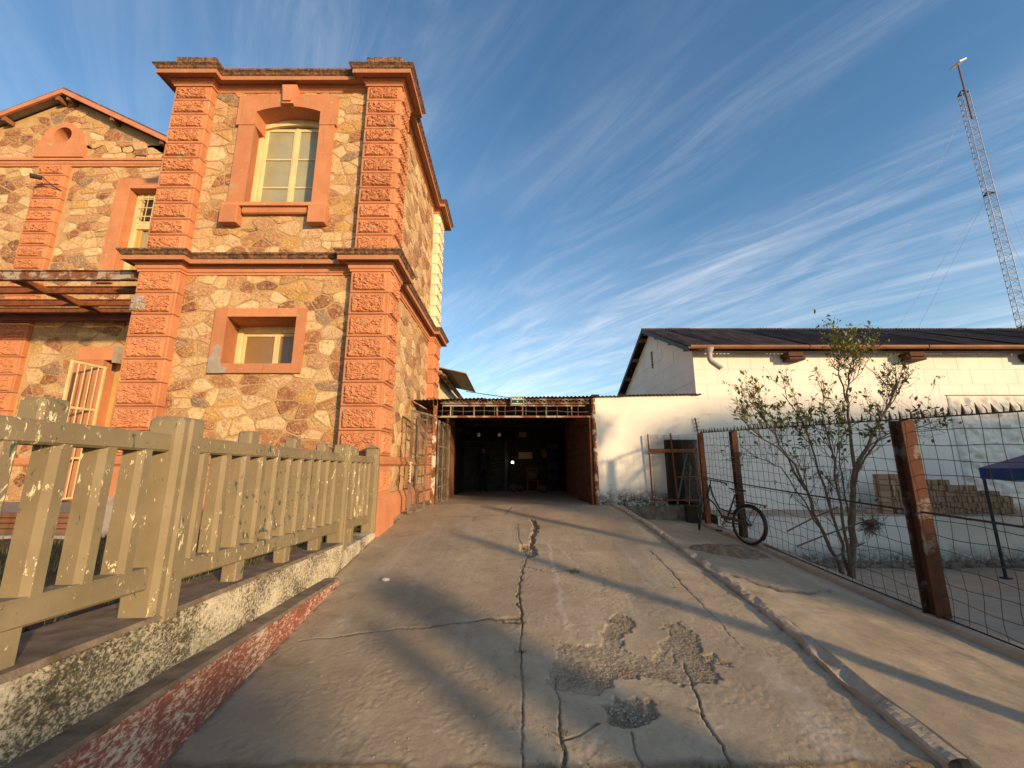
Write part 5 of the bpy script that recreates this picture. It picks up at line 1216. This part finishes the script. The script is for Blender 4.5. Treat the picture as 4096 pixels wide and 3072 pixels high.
MB().torus((5.165, 9.743, 2.345), (.5, -.35, -.8), .06, .008, 14, 5).build('pipe_lip', pipe, sd_)

# ledge and retaining wall below the shed
lw = thing('retaining_wall', 'flaking whitewashed retaining wall with broad ledge below the shed', 'wall', (10, 9.6, -2.1))
U, V = np.meshgrid(np.linspace(4.45, 24, 220), np.linspace(-2.15, -1.09, 22)); m = MB(); m.grid(np.stack([U, 9.15 + (fbm(U * 2, V * 2, 4, 4) - .5) * .06, V], -1)); m.build('face', WHITE_RET, lw, True, fixn=False)
U, V = np.meshgrid(np.linspace(4.45, 24, 180), np.linspace(0, 1, 8)); Yl = 9.145 + V * 1.16 + (1 - V) * (fbm(U * 3, V * 0, 6, 3) - .5) * .07; m = MB(); m.grid(np.stack([U, Yl, -1.075 + (fbm(U * 3, V * 5, 7, 4) - .5) * .03 - .012 * (V < .05)], -1)); m.build('ledge', YARD, lw, True, fixn=False)
m = MB(); rg_ = np.random.default_rng(8); xx = 4.5
while xx < 16:
    r = rg_.uniform(.07, .15); m.ball((xx, 9.12 + rg_.uniform(-.03, .05), -2.10 + rg_.uniform(-.03, .05)), r, 7, 5, (1.4, .8, rg_.uniform(.6, 1))); xx += r * 1.7
stuff(m.build('rubble_footing', CONC_D, lw))
# stacked bricks on the ledge
bme = [MB().box(-.031, .031, 0, .24, 0, .118, .004).mesh('brick', BRICK), MB().box(-.029, .032, .01, .25, 0, .121, .006).mesh('brick', BRICK), MB().box(0, .24, 0, .062, 0, .118, .005).mesh('brick', BRICK)]
rg_ = np.random.default_rng(4)
BL = 'pale brick stacked on edge in the pile on the shed ledge'
xx = 8.62; ci = 0
while xx < 11.25:
    n = int(np.interp(xx, [8.6, 9.3, 9.34, 9.95, 10.0, 10.5, 10.55, 10.95, 11.0], [7, 7, 6, 6, 5, 5, 4, 4, 3]) + .01)
    for r in range(n):
        if rg_.uniform() < .03 and r == n - 1: continue
        o = link('brick', bme[int(rg_.integers(0, 2))], None, (xx + rg_.uniform(-.006, .006) + .01 * math.sin(r * 2.2), 9.42 + rg_.uniform(-.025, .025), -1.066 + r * .1235), (0, rg_.uniform(-.05, .05), rg_.uniform(-.05, .05)))
        tag(o, BL, 'brick', 'bricks piled on the ledge')
    xx += .0685; ci += 1
for r in range(7):
    for q in range(2):
        o = link('brick', bme[2], None, (8.55 - .05 + q * .0 + rg_.uniform(-.015, .015) - .20, 9.42 + q * .085, -1.066 + r * .1235), (0, 0, rg_.uniform(-.06, .06))); tag(o, BL, 'brick', 'bricks piled on the ledge')
for (x_, y_, a_) in ((7.35, 9.5, .5), (7.75, 9.6, 1.2), (7.95, 9.45, .2)):
    o = link('brick', bme[2], None, (x_, y_, -1.07), (R(90), 0, a_)); o.rotation_euler = (0, 0, a_); tag(o, 'loose brick lying on the ledge left of the brick pile', 'brick', 'loose bricks on the ledge')
# blue gazebo
gz2 = thing('blue_gazebo', 'blue tarpaulin canopy on thin dark poles in the yard at right', 'canopy', (10.6, 7, -2.1))
m = MB(); a, b, c, d = (9.38, 8.32), (12.2, 8.32), (12.2, 5.5), (9.38, 5.5); ap_ = (10.8, 6.9, .75)
m.add([(*a, -.06), (*b, -.06), (*c, -.06), (*d, -.06), ap_], [(0, 1, 4), (1, 2, 4), (2, 3, 4), (3, 0, 4)]); m.build('roof', BLUE, gz2)
m = MB(); G = np.zeros((2, 41, 3)); pth = [a, d, c, b, a]
for i in range(41):
    k_ = min(int(i / 10), 3); t_ = i / 10 - k_; p0, p1 = pth[k_], pth[k_ + 1]; G[0, i] = (p0[0] + (p1[0] - p0[0]) * t_, p0[1] + (p1[1] - p0[1]) * t_, -.06); G[1, i] = G[0, i] + np.array([0, 0, -.21 - .02 * math.sin(t_ * math.pi * 2)])
m.grid(G); m.build('valance', BLUE, gz2)
for (x_, y_) in (a, b, c, d): MB().box(x_ + .01, x_ + .05, y_ - .05, y_ - .01, -2.12, -.10, .004).build('leg', BLUEP, gz2); MB().box(x_ - .03, x_ + .09, y_ - .09, y_ + .03, -2.125, -2.10).build('foot', BLUEP, gz2)

# eave of the outbuilding behind the tower
ob = thing('rear_outbuilding', 'cream outbuilding with corrugated eave and gutter behind the tower', 'building', (-3.2, 15, -1))
MB().box(-4.2, -2.45, 12.6, 19, -1, 3.0).build('wall', PLASTER_Y, ob)
m = MB(); m.prism([(-2.6, 12.5, 3.12), (-1.45, 12.5, 2.86), (-1.45, 12.5, 2.83), (-2.6, 12.5, 3.09)], (0, 3.4, 0)); m.build('roof_sheet', CORR_L, ob)
MB().cyl((-2.28, 12.45, 2.86), (-2.28, 18.5, 2.92), .075, n=10).build('gutter', RUST_P, ob); MB().cyl((-2.15, 12.5, 2.80), (-2.15, 18.5, 2.84), .04, n=8).build('eave_beam', WOOD, ob)
MB().tube([(-1.5 + 6.5 * t_, 13 + 0 * t_, 2.35 - .75 * t_ - .25 * t_ * (1 - t_)) for t_ in np.linspace(0, 1, 14).tolist()], .012, 5).build('overhead_cable', DARKST); tag(bpy.data.objects['overhead_cable'], 'thin black cable strung above the gateway roof', 'cable')
# ================================================================== WIRE FENCE
XF = 4.25
def ftop(y): return .71 + (y - 9.2) * .0462
def fkb(y): return float(pr_(np.array([y]))[0]) + .07
wfn = thing('wire_fence', 'rusty wire mesh fence with spiked top rail along the side path', 'fence', (XF, 6, -1.4))
for (y, w, mt) in ((9.2, .10, RUST), (7.83, .11, RUST_D), (4.42, .15, POSTM), (1.67, .15, POSTM), (-1.9, .15, POSTM)):
    m = MB(); z0 = fkb(y) - .15; z1 = ftop(y) - .01; h = w / 2; f = .014
    m.box(XF - h, XF + h, y - h, y - h + f, z0, z1, .003); m.box(XF - h, XF + h, y + h - f, y + h, z0, z1, .003); m.box(XF - .009, XF + .009, y - h + f - .001, y + h - f + .001, z0, z1 - .001)
    m.build('post', mt, wfn)
MB().bar((XF, -4, ftop(-4)), (XF, 9.25, ftop(9.25)), .035, .012).build('top_rail', DARKST, wfn)
m = MB(); m.add([(-.012, -.018, 0), (.012, -.018, 0), (.012, .018, 0), (-.012, .018, 0), (0, -.002, .05), (0, .012, .098)], [(0, 1, 4), (1, 2, 4), (2, 3, 4), (3, 0, 4), (0, 1, 5), (1, 2, 5), (2, 3, 5), (3, 0, 5)]); spk = m.mesh('spike', DARKST)
m = MB(); m.tube([(0, 0, 0), (.008, .002, .035), (-.012, .008, .075)], [.007, .005, .001], 5); spk2 = m.mesh('spike', DARKST)
y = -3.9; i = 0
while y < 9.2:
    o = link('spike', spk if i % 2 == 0 else spk2, wfn, (XF, y, ftop(y) + .004), (random.uniform(-.12, .12), random.uniform(-.15, .15), random.uniform(-.3, .3))); o.scale = (1, 1, random.uniform(.8, 1.15)); y += .062; i += 1
m = MB(); y = -3.9
while y < 9.15:
    z0 = fkb(y); z1 = ftop(y); n = 14
    m.tube([(XF + .02 + .006 * math.sin(y * 9 + k * .9), y + .010 * math.sin(y * 5 + k * 1.3) * (1.6 if k < 6 else .5), z0 + (z1 - z0) * k / n) for k in range(n + 1)], .0034, 4, False); y += .146
for j in range(14):
    pts = []
    for k in range(90):
        y = -3.9 + k * 13.1 / 89; z = ftop(y) - .13 - j * .149 + .008 * math.sin(k * 1.1 + j * 2) * (1 + (j > 6)) + (.015 * math.sin(k * 2.9) if y > 7.8 else 0)
        if z > fkb(y) - .01: pts.append((XF + .023, y, z))
    if len(pts) > 2: m.tube(pts, .0034, 4, False)
m.build('wire_mesh', WIRE, wfn)
MB().tube([(XF - .03, y, -.262 + (y - 9.2) * .0425 - .02 * math.sin((9.2 - y) / 5.6 * math.pi)) for y in np.linspace(9.25, -4, 22).tolist()], .0105, 6).build('tension_rod', DARKST, wfn)
MB().tube([(XF - .02, y, fkb(y) + .012) for y in np.linspace(7.2, -4, 20).tolist()], .008, 5).build('bottom_rod', DARKST, wfn)
sp3 = thing('wall_spike_strip', 'short rusty barbed strip fixed at the corner of the white wall', 'spike strip', (4.48, 9.78, .9)); MB().bar((4.48, 9.8, .76), (4.44, 9.8, 1.12), .03, .012).build('strip', RUST_D, sp3)
for i in range(4): MB().bar((4.40, 9.79, .80 + i * .09), (4.52, 9.79, .83 + i * .09), .01, .012).build('tooth', RUST_D, sp3)

# ================================================================== BICYCLE
RR = .33
bc = thing('bicycle', 'old black roadster bicycle leaning on the wire fence post', 'bicycle', (0, 0, 0))
ORG[bc.name] = (0, 0, 0)
# local frame: +x forward along the bicycle, rear axle at x=0, z up from the ground
def wheel(name, cx, rot):
    w = bpy.data.objects.new(name, None); 
    m = MB(); m.torus((0, 0, 0), (0, 1, 0), RR - .02, .021, 44, 8); t = m.build('wheel', BLACK, bc, True)
    t.location = (cx, 0, RR); t.rotation_euler = (0, 0, rot)
    def sub(mb, nm, mt, sm=False): o = mb.build(nm, mt, t, sm); return o
    m = MB(); m.torus((0, 0, 0), (0, 1, 0), RR - .047, .010, 44, 6); sub(m, 'rim', RUST_P if False else CHROME)
    m = MB(); m.cyl((0, -.045, 0), (0, .045, 0), .028, n=12); m.cyl((0, -.07, 0), (0, .07, 0), .008, n=6); sub(m, 'hub', BIKE)
    m = MB()
    for i in range(32):
        a = 2 * math.pi * i / 32; s_ = .035 if i % 2 else -.035; a2 = a + (.55 if (i // 2) % 2 else -.55); m.cyl((.026 * math.cos(a2), s_, .026 * math.sin(a2)), ((RR - .05) * math.cos(a), 0, (RR - .05) * math.sin(a)), .0016, n=4)
    sub(m, 'spokes', CHROME)
    return t
bpy_tmp = None
wheel('rear', 0, 0)
WB = 1.06
fa = R(-47)
fw = wheel('front', WB, fa)
def guard(a0, a1, cx, rot, width=.055, off=.022):
    n = 22; G = np.zeros((n, 5, 3)); 
    for i in range(n):
        a = a0 + (a1 - a0) * i / (n - 1)
        for j in range(5):
            y = (j - 2) / 2 * width / 2; r = RR + off - abs(j - 2) ** 2 * .005; lx, lz = r * math.cos(a), r * math.sin(a)
            G[i, j] = (cx + lx * math.cos(rot) - y * math.sin(rot), lx * math.sin(rot) + y * math.cos(rot), RR + lz)
    m = MB(); m.grid(G); G2 = G.copy(); G2[:, :, 2] -= .003; m.grid(G2); return m.build('mudguard', BIKE, bc, True, fixn=False)
guard(R(20), R(215), 0, 0); guard(R(-40), R(150), WB, fa)
BB = (.46, 0, .28); ST = (.30, 0, .80); HT = (.87, 0, .90); HB = (.93, 0, .66); AX_ = (0, 0, RR)
m = MB(); m.tube([BB, ST], .016, 8); m.tube([HB, (.74, 0, .56), (.58, 0, .40), BB], .016, 8); m.tube([HT, (.78, 0, .70), (.62, 0, .50), (.40, 0, .47)], .015, 8); m.tube([HT, HB], .019, 8)
for s_ in (-1, 1): m.tube([BB, (.2, s_ * .06, .30), (0, s_ * .06, RR)], .010, 6); m.tube([(.335, 0, .69), (.25, s_ * .05, .62), (0, s_ * .06, RR)], .009, 6)
m.build('frame', BIKE, bc, True)
m = MB()
cf_, sf_ = math.cos(fa), math.sin(fa)
for s_ in (-1, 1): m.tube([(.94 - s_ * .045 * sf_, s_ * .045 * cf_, .62), (.98 - s_ * .05 * sf_, s_ * .05 * cf_, .50), (WB - s_ * .055 * sf_, s_ * .055 * cf_, RR)], .011, 6)
m.tube([(.94 - .05 * sf_, .05 * cf_, .64), (.94 + .05 * sf_, -.05 * cf_, .64)], .016, 6); m.build('fork', BIKE, bc, True)
# handlebar turned with the front wheel
def hb(x, y, z): return (.865 + x * cf_ - y * sf_, x * sf_ + y * cf_, z)
m = MB(); m.tube([hb(0, 0, .90), hb(.02, 0, .99)], .013, 8); m.tube([hb(-.20, -.27, .95), hb(-.10, -.27, .965), hb(.02, -.22, .985), hb(.07, -.10, .99), hb(.05, 0, .99), hb(.07, .10, .99), hb(.02, .22, .985), hb(-.10, .27, .965), hb(-.20, .27, .95)], .0115, 8); m.build('handlebar', BIKE, bc, True)
for s_ in (-1, 1):
    MB().tube([hb(-.22, s_ * .27, .945), hb(-.10, s_ * .27, .965)], .017, 8).build('grip', BLACK, bc); MB().tube([hb(-.16, s_ * .235, .925), hb(-.02, s_ * .22, .945), hb(.04, s_ * .18, .965)], .005, 5).build('brake_lever', CHROME, bc)
MB().tube([hb(.05, .1, .98), (.80, .12, .86), (.72, .08, .70), (.60, .03, .52)], .004, 5).build('cable', BLACK, bc)
m = MB(); n = 12
prof = [(-.13, .075, .02), (-.10, .10, .035), (-.02, .09, .03), (.06, .045, .025), (.15, .018, .02)]
G = np.zeros((5, 9, 3))
for i, (x_, w_, h_) in enumerate(prof):
    for j in range(9): a = math.pi * j / 8; G[i, j] = (.27 + x_, math.cos(a) * w_, .875 + math.sin(a) * h_ + (.012 if i in (0, 4) else 0))
m.grid(G); m.add([tuple(G[0, j]) for j in range(9)], [tuple(range(9))]); m.build('saddle', BLACK, bc, True)
m = MB(); m.tube([ST, (.28, 0, .86)], .012, 8); 
for s_ in (-1, 1):
    m.torus((.17, s_ * .045, .845), (0, 0, 1), .018, .004, 10, 5); m.torus((.17, s_ * .045, .825), (0, 0, 1), .018, .004, 10, 5); m.tube([(.16, s_ * .05, .86), (.30, s_ * .025, .835), (.40, 0, .87)], .004, 5)
m.build('saddle_springs', CHROME, bc)
m = MB()
for s_ in (-1, 1): m.tube([(.24, s_ * .03, .69), (.16, s_ * .06, .70), (-.27, s_ * .065, .70)], .006, 6); m.tube([(-.16, s_ * .065, .70), (0, s_ * .075, RR)], .005, 6)
for x_ in (.12, -.02, -.16, -.27): m.tube([(x_, -.065, .70), (x_, .065, .70)], .005, 6)
m.box(-.28, .10, -.05, .05, .703, .712); m.build('luggage_rack', BIKE, bc); MB().box(-.29, -.265, -.02, .02, .66, .70, .006).build('rear_reflector', REDPL, bc)
m = MB(); m.torus((.46, .05, .28), (0, 1, 0), .085, .006, 28, 5); 
for i in range(5): a = 2 * math.pi * i / 5; m.cyl((.46, .05, .28), (.46 + .085 * math.cos(a), .05, .28 + .085 * math.sin(a)), .006, n=5)
m.build('chainring', CHROME, bc)
m = MB(); m.tube([(.46, .05, .37), (0, .05, .365)], .005, 5); m.tube([(.46, .05, .195), (0, .05, .29)], .005, 5); m.build('chain', DARKST, bc)
m = MB(); m.box(-.03, .52, .062, .068, .335, .395, .02); m.build('chain_guard', BIKE, bc)
for s_ in (-1, 1):
    m = MB(); m.tube([(.46, s_ * .07, .28), (.46 + .03 * s_, s_ * .085, .28 - s_ * .165)], .009, 6); m.build('crank', CHROME, bc); MB().box(.46 + .03 * s_ - .045, .46 + .03 * s_ + .045, s_ * .13 - .045, s_ * .13 + .045, .28 - s_ * .165 - .012, .28 - s_ * .165 + .012, .004).build('pedal', BLACK, bc)
MB().tube([(.44, .06, .26), (.40, .14, .10), (.39, .17, .01)], .007, 6).build('kickstand', CHROME, bc)
hd_ = math.atan2(.931, -.364)
bc.rotation_mode = 'XYZ'
Mx = Matrix.Translation((4.06, 7.38, -1.345)) @ Matrix.Rotation(hd_, 4, 'Z') @ Matrix.Rotation(-.085, 4, 'Y') @ Matrix.Rotation(R(7), 4, 'X')
bc.matrix_world = Mx; bc.location = Mx.translation; bc.rotation_euler = Mx.to_euler()

# ================================================================== SAPLING BEHIND THE FENCE
tr = thing('citrus_tree', 'sparse young citrus tree growing in the yard just behind the wire fence', 'tree', (5.0, 6.4, -2.1))
rt = np.random.default_rng(21); wood = MB(); ends = []
def tp(u, v, dy=0.): return Vector(at(u * KD, v * KD, 6.4 + dy))
def limb(pts, r0, r1):
    pts = [Vector(p) for p in pts]; q = []
    for i in range(len(pts) - 1):
        for t in (0, .33, .66): q.append(pts[i].lerp(pts[i + 1], t) + Vector(rt.normal(0, .012, 3)))
    q.append(pts[-1]); n = len(q); wood.tube(q, [r0 + (r1 - r0) * i / (n - 1) for i in range(n)], 6); return q
def twigs(q, r, lvl, spread=.55, n=None, start=.35):
    for k in range(n or int(rt.integers(3, 6))):
        i = int(rt.uniform(start, 1) * (len(q) - 1)); p = q[i]; d = (q[min(i + 1, len(q) - 1)] - q[max(i - 1, 0)]).normalized()
        e = (d + Vector(rt.normal(0, spread, 3)) + Vector((0, 0, .25))).normalized(); L = rt.uniform(.28, .6) * (.66 ** lvl); a = p + e * L * .5 + Vector(rt.normal(0, .02, 3)); b = p + e * L + Vector((0, 0, .04)) + Vector(rt.normal(0, .03, 3))
        wood.tube([p, a, b], [r, r * .75, r * .35], 4, False); ends.append((b, e, lvl)); ends.append((a, e, lvl))
        if lvl < 2: twigs([p, p.lerp(a, .5), a, a.lerp(b, .5), b], r * .65, lvl + 1, .5, int(rt.integers(2, 5)), .25)
base = Vector((5.02, 6.4, -2.14))
Tk = limb([base, tp(1838, 1250), tp(1845, 1190), tp(1838, 1120), tp(1842, 1060), tp(1848, 1010)], .055, .036)
S = [([tp(1848, 1010), tp(1870, 965, .1), tp(1905, 905, .2), tp(1925, 860, .3), tp(1940, 830, .35)], .03, .009), ([tp(1848, 1012), tp(1838, 950), tp(1832, 870, -.1), tp(1832, 810, -.1), tp(1845, 765, -.1)], .028, .006),
     ([tp(1830, 870, -.1), tp(1818, 820), tp(1804, 795, .1), tp(1795, 775, .1)], .014, .005), ([base, tp(1810, 1210, -.1), tp(1770, 1140, -.15), tp(1740, 1060, -.2), tp(1720, 1000, -.2), tp(1660, 955, -.25), tp(1620, 935, -.2)], .034, .006),
     ([tp(1740, 1060, -.2), tp(1700, 985, -.1), tp(1660, 920, 0), tp(1630, 880, 0)], .017, .005), ([base, tp(1825, 1200, .1), tp(1800, 1120, .15), tp(1780, 1050, .2), tp(1755, 960, .3), tp(1720, 890, .35), tp(1690, 850, .4)], .028, .006),
     ([base, tp(1830, 1180, -.1), tp(1815, 1090, -.2), tp(1800, 1000, -.3), tp(1785, 930, -.35), tp(1770, 870, -.4)], .024, .006), ([tp(1842, 1060), tp(1860, 1000, -.2), tp(1900, 950, -.35), tp(1950, 920, -.4), tp(2010, 900, -.45)], .017, .004),
     ([tp(1870, 965, .1), tp(1930, 940, .3), tp(1990, 920, .4), tp(2040, 935, .5)], .014, .004), ([base, tp(1845, 1200, .12), tp(1830, 1100, .2), tp(1815, 1000, .3), tp(1808, 900, .4)], .020, .005), ([tp(1770, 1140, -.15), tp(1735, 1080, .1), tp(1690, 1010, .3), tp(1640, 990, .35), tp(1600, 965, .35)], .013, .004)]
for pts, a, b in S: twigs(limb(pts, a, b), max(.004, b * 1.1), 0, .5, 9, .25)
m_ = wood.build('branches', BARK, tr, True)
V = []; F_ = []; C = []
def leafm(p, d, L, up_):
    s_ = d.cross(up_); s_ = s_.normalized() if s_.length > 1e-3 else Vector((1, 0, 0)); nn = s_.cross(d); o = len(V); w = L * .25
    V.extend([p, p + d * L * .35 + s_ * w + nn * L * .06, p + d * L * .7 + s_ * w * .75 + nn * L * .05, p + d * L - nn * L * .08, p + d * L * .7 - s_ * w * .75 + nn * L * .05, p + d * L * .35 - s_ * w + nn * L * .06, p + d * L * .5 - nn * L * .02]); F_.extend([(o, o + 1, o + 6), (o + 1, o + 2, o + 6), (o + 2, o + 3, o + 6), (o + 3, o + 4, o + 6), (o + 4, o + 5, o + 6), (o + 5, o, o + 6)])
for (p, e, lvl) in ends:
    hi = p.z; px_, _ = p.x, 0
    top = hi > 1.1; tuft = (3.9 < p.x < 4.55 and .55 < hi < 1.0) or (4.5 < p.x < 5.2 and .35 < hi < .95)
    n = int(rt.poisson(2.3 if top else 1.9 if tuft else .16 if hi < .1 else .38))
    for k in range(n):
        L = rt.uniform(.022, .05) if top and rt.uniform() < .85 else rt.uniform(.055, .105); d = (e * .5 + Vector(rt.normal(0, .6, 3)) + Vector((0, 0, -.15 if not top else .35))).normalized()
        leafm(p + Vector(rt.normal(0, .02, 3)), d, L, Vector((rt.normal(0, .4), rt.normal(0, .4), 1)).normalized()); t = np.clip(rt.normal(.75 if top else .35, .2), 0, 1); C += [(t, t, t)] * 7
me = bpy.data.meshes.new('foliage'); me.from_pydata([tuple(v - Vector(ORG[tr.name])) for v in V], [], F_); me.materials.append(LEAF); colattr(me, np.array(C)); stuff(link('foliage', me, tr))
# dead sticks wedged in the tree, and a clump of dry twigs on the wall
for (a, b, lb) in ((tp(1700, 1148, -.25), tp(1810, 1095, -.25), 'topmost dead stick'), (tp(1722, 1180, -.25), tp(1862, 1128, -.25), 'middle dead stick'), (tp(1765, 1225, -.25), tp(1868, 1172, -.25), 'lowest dead stick')):
    tag(MB().tube([a, a.lerp(b, .5) + Vector((0, 0, .01)), b], .011, 6).build('stick', BARK), lb + ' lying slantwise through the citrus tree', 'stick')
nb = MB(); c_ = Vector(at(1880 * KD, 1133 * KD, 7.2))
for i in range(160):
    a = c_ + Vector(rt.normal(0, .055, 3)); d = Vector(rt.normal(0, .08, 3)); nb.tube([a - d, a + d], .003, 3, False)
stuff(tag(nb.build('twig_clump', BARK), 'tangled clump of dry twigs caught beside the tree trunk', 'twigs'))

# ================================================================== RADIO MAST
mt_ = thing('radio_mast', 'tall guyed lattice radio mast rising behind the shed roof', 'mast', (26.5, 20, -2.7))
mx_, my_ = 26.5, 20.; sd2 = .26; corners = [(mx_ + sd2 * math.cos(a), my_ + sd2 * math.sin(a)) for a in (R(90), R(210), R(330))]
for (x_, y_) in corners: MB().cyl((x_, y_, -2.75), (x_, y_, 21.5), .018, n=6).build('leg', MASTM, mt_)
m = MB(); z = -2.6; k = 0
while z < 21.3:
    for q in range(3):
        a = corners[q]; b = corners[(q + 1) % 3]; m.cyl((*a, z), (*b, z), .009, n=4)
        if k % 2: a, b = b, a
        m.cyl((*a, z), (*b, z + .36), .009, n=4)
    z += .36; k += 1
m.build('bracing', MASTM, mt_)
for z in (7.0, 14.8, 21.45): 
    m = MB()
    for q in range(3): a = corners[q]; b = corners[(q + 1) % 3]; m.bar((*a, z), (*b, z), .04, .07)
    m.build('collar', DARKST, mt_)
MB().cyl((mx_ - .1, my_ - .2, 19.5), (mx_ - .1, my_ - .2, 23.2), .045, n=8).build('antenna_pole', simple('faded_red_pole', (.15, .10, .11), (.20, .14, .15), 5), mt_)
m = MB(); m.bar((mx_ - .55, my_ - .35, 23.0), (mx_ + .05, my_ - .25, 23.35), .55, .10, (0, 0, 1), .02); m.build('panel_antenna', WHITEPL, mt_)
for (z, dx, dy) in ((20.5, -9, 8), (20.5, 12, 6), (14.8, -9, 8), (14.8, 12, 6), (14.8, -2.5, 12), (7, -1.5, 12), (7.0, 10, 4)): MB().cyl((mx_, my_, z), (mx_ + dx, my_ + dy, -2.7), .006, n=4).build('guy_wire', MASTM, mt_)

# ------------------------------------------------------------------ small litter
for (u, v, r, lb) in ((833, 1254, .035, 'small white stone beside the end of the red skirt'),):
    x_, y_ = rp(u, v); tag(MB().ball((x_, y_, float(rampz(y_)) + r * .3), r, 8, 6, (1.4, .9, .6)).build('stone', WHITEPL), lb, 'stone')
lf = MB(); x_, y_ = 3.42, 5.55; lz = float(pl_(y_) + (pr_(y_) - pl_(y_)) * .5) + .012
lf.add([(x_, y_, lz), (x_ + .05, y_ + .012, lz + .012), (x_ + .10, y_, lz + .004), (x_ + .05, y_ - .022, lz + .01)], [(0, 1, 3), (1, 2, 3)]); tag(lf.build('fallen_leaf', simple('yellow_leaf', (.55, .40, .06), (.62, .47, .09), 8)), 'single yellow leaf fallen on the side path', 'leaf')
pb = MB(); rgp = np.random.default_rng(31)
def gzr(x, y): return float(rampz(y))
for i in range(420):
    if i < 170: u, v = rgp.normal(1340, 80), rgp.normal(1430, 45)
    elif i < 250: u, v = rgp.normal(1365, 30), rgp.normal(1545, 20)
    elif i < 290: u, v = rgp.normal(1142, 9), rgp.normal(1185, 14)
    else: u, v = rgp.uniform(650, 1900), rgp.uniform(1180, 1650)
    x_, y_ = rp(u, v)
    if y_ < 2.5 or x_ > 2.2 or x_ < -1.85 or y_ > 9: continue
    r = rgp.uniform(.003, .009) * (1 if i < 290 else .8); pb.ball((x_, y_, gzr(x_, y_) + r * .2 - (.012 if i < 290 else 0)), r, 5, 4, (rgp.uniform(.8, 1.5), rgp.uniform(.8, 1.4), .7))
stuff(tag(pb.build('pebbles', CONC), 'loose grit and pebbles scattered over the worn ramp', 'pebbles'))

# ================================================================== UNSEEN BLOCKS ADDED BEHIND THE VIEWER TO CAST SHADE
nh = thing('neighbour_house', 'plain flat-roofed house added unseen behind the viewer to cast shade', 'house', (29, -11, -2.4))  # added unseen house, heights stepped to shade path, tree and shed wall
m = MB(); m.box(22.2, 40, -10.5, -8, -2.6, 6.2); m.build('wall', PLASTER_Y, nh); MB().box(22.05, 40.2, -10.65, -7.85, 6.2, 6.35, .02).build('roof', CONC, nh)
m = MB(); m.box(16.4, 22.2, -9.2, -8.1, -2.6, 2.8); m.box(18.2, 22.2, -9.2, -8.12, 2.79, 4.5); m.build('annex_wall', PLASTER_Y, nh); MB().box(16.25, 18.19, -9.3, -7.95, 2.8, 2.92, .02).build('annex_roof', CONC, nh)
for x in (23.2, 26, 29.5, 33):
    w_ = MB().box(x, x + 1.3, -8.0, -7.94, 2.6, 4.2, .01).build('window', CREAM, nh); MB().box(x + .1, x + 1.2, -7.96, -7.93, 2.7, 4.1).build('pane', GLASS_D, w_)
MB().box(18, 19, -8.1, -8.04, -2.5, -.3, .01).build('door', WOOD, nh)
rw = thing('street_wall', 'low rendered wall added unseen behind the viewer to cast shade', 'wall', (7.8, -8.1, -2)); MB().box(6.6, 8.9, -8.2, -8.0, -2.4, 1.62, .02).build('wall', PLASTER_Y, rw); MB().box(6.55, 8.95, -8.25, -7.95, 1.62, 1.72, .02).build('coping', CONC, rw)  # added unseen wall that shades the near left of the ramp
gp = thing('gate_pillar', 'square brick pillar added unseen behind the viewer to cast shade', 'pillar', (5.4, -2.3, -2.1)); MB().box(5.2, 5.62, -2.5, -2.08, -2.4, .55, .02).build('shaft', BRICK_D, gp); MB().box(5.14, 5.68, -2.56, -2.02, .55, .68, .02).build('cap', CONC, gp)  # added unseen pillar that throws the broad shade band over the ramp
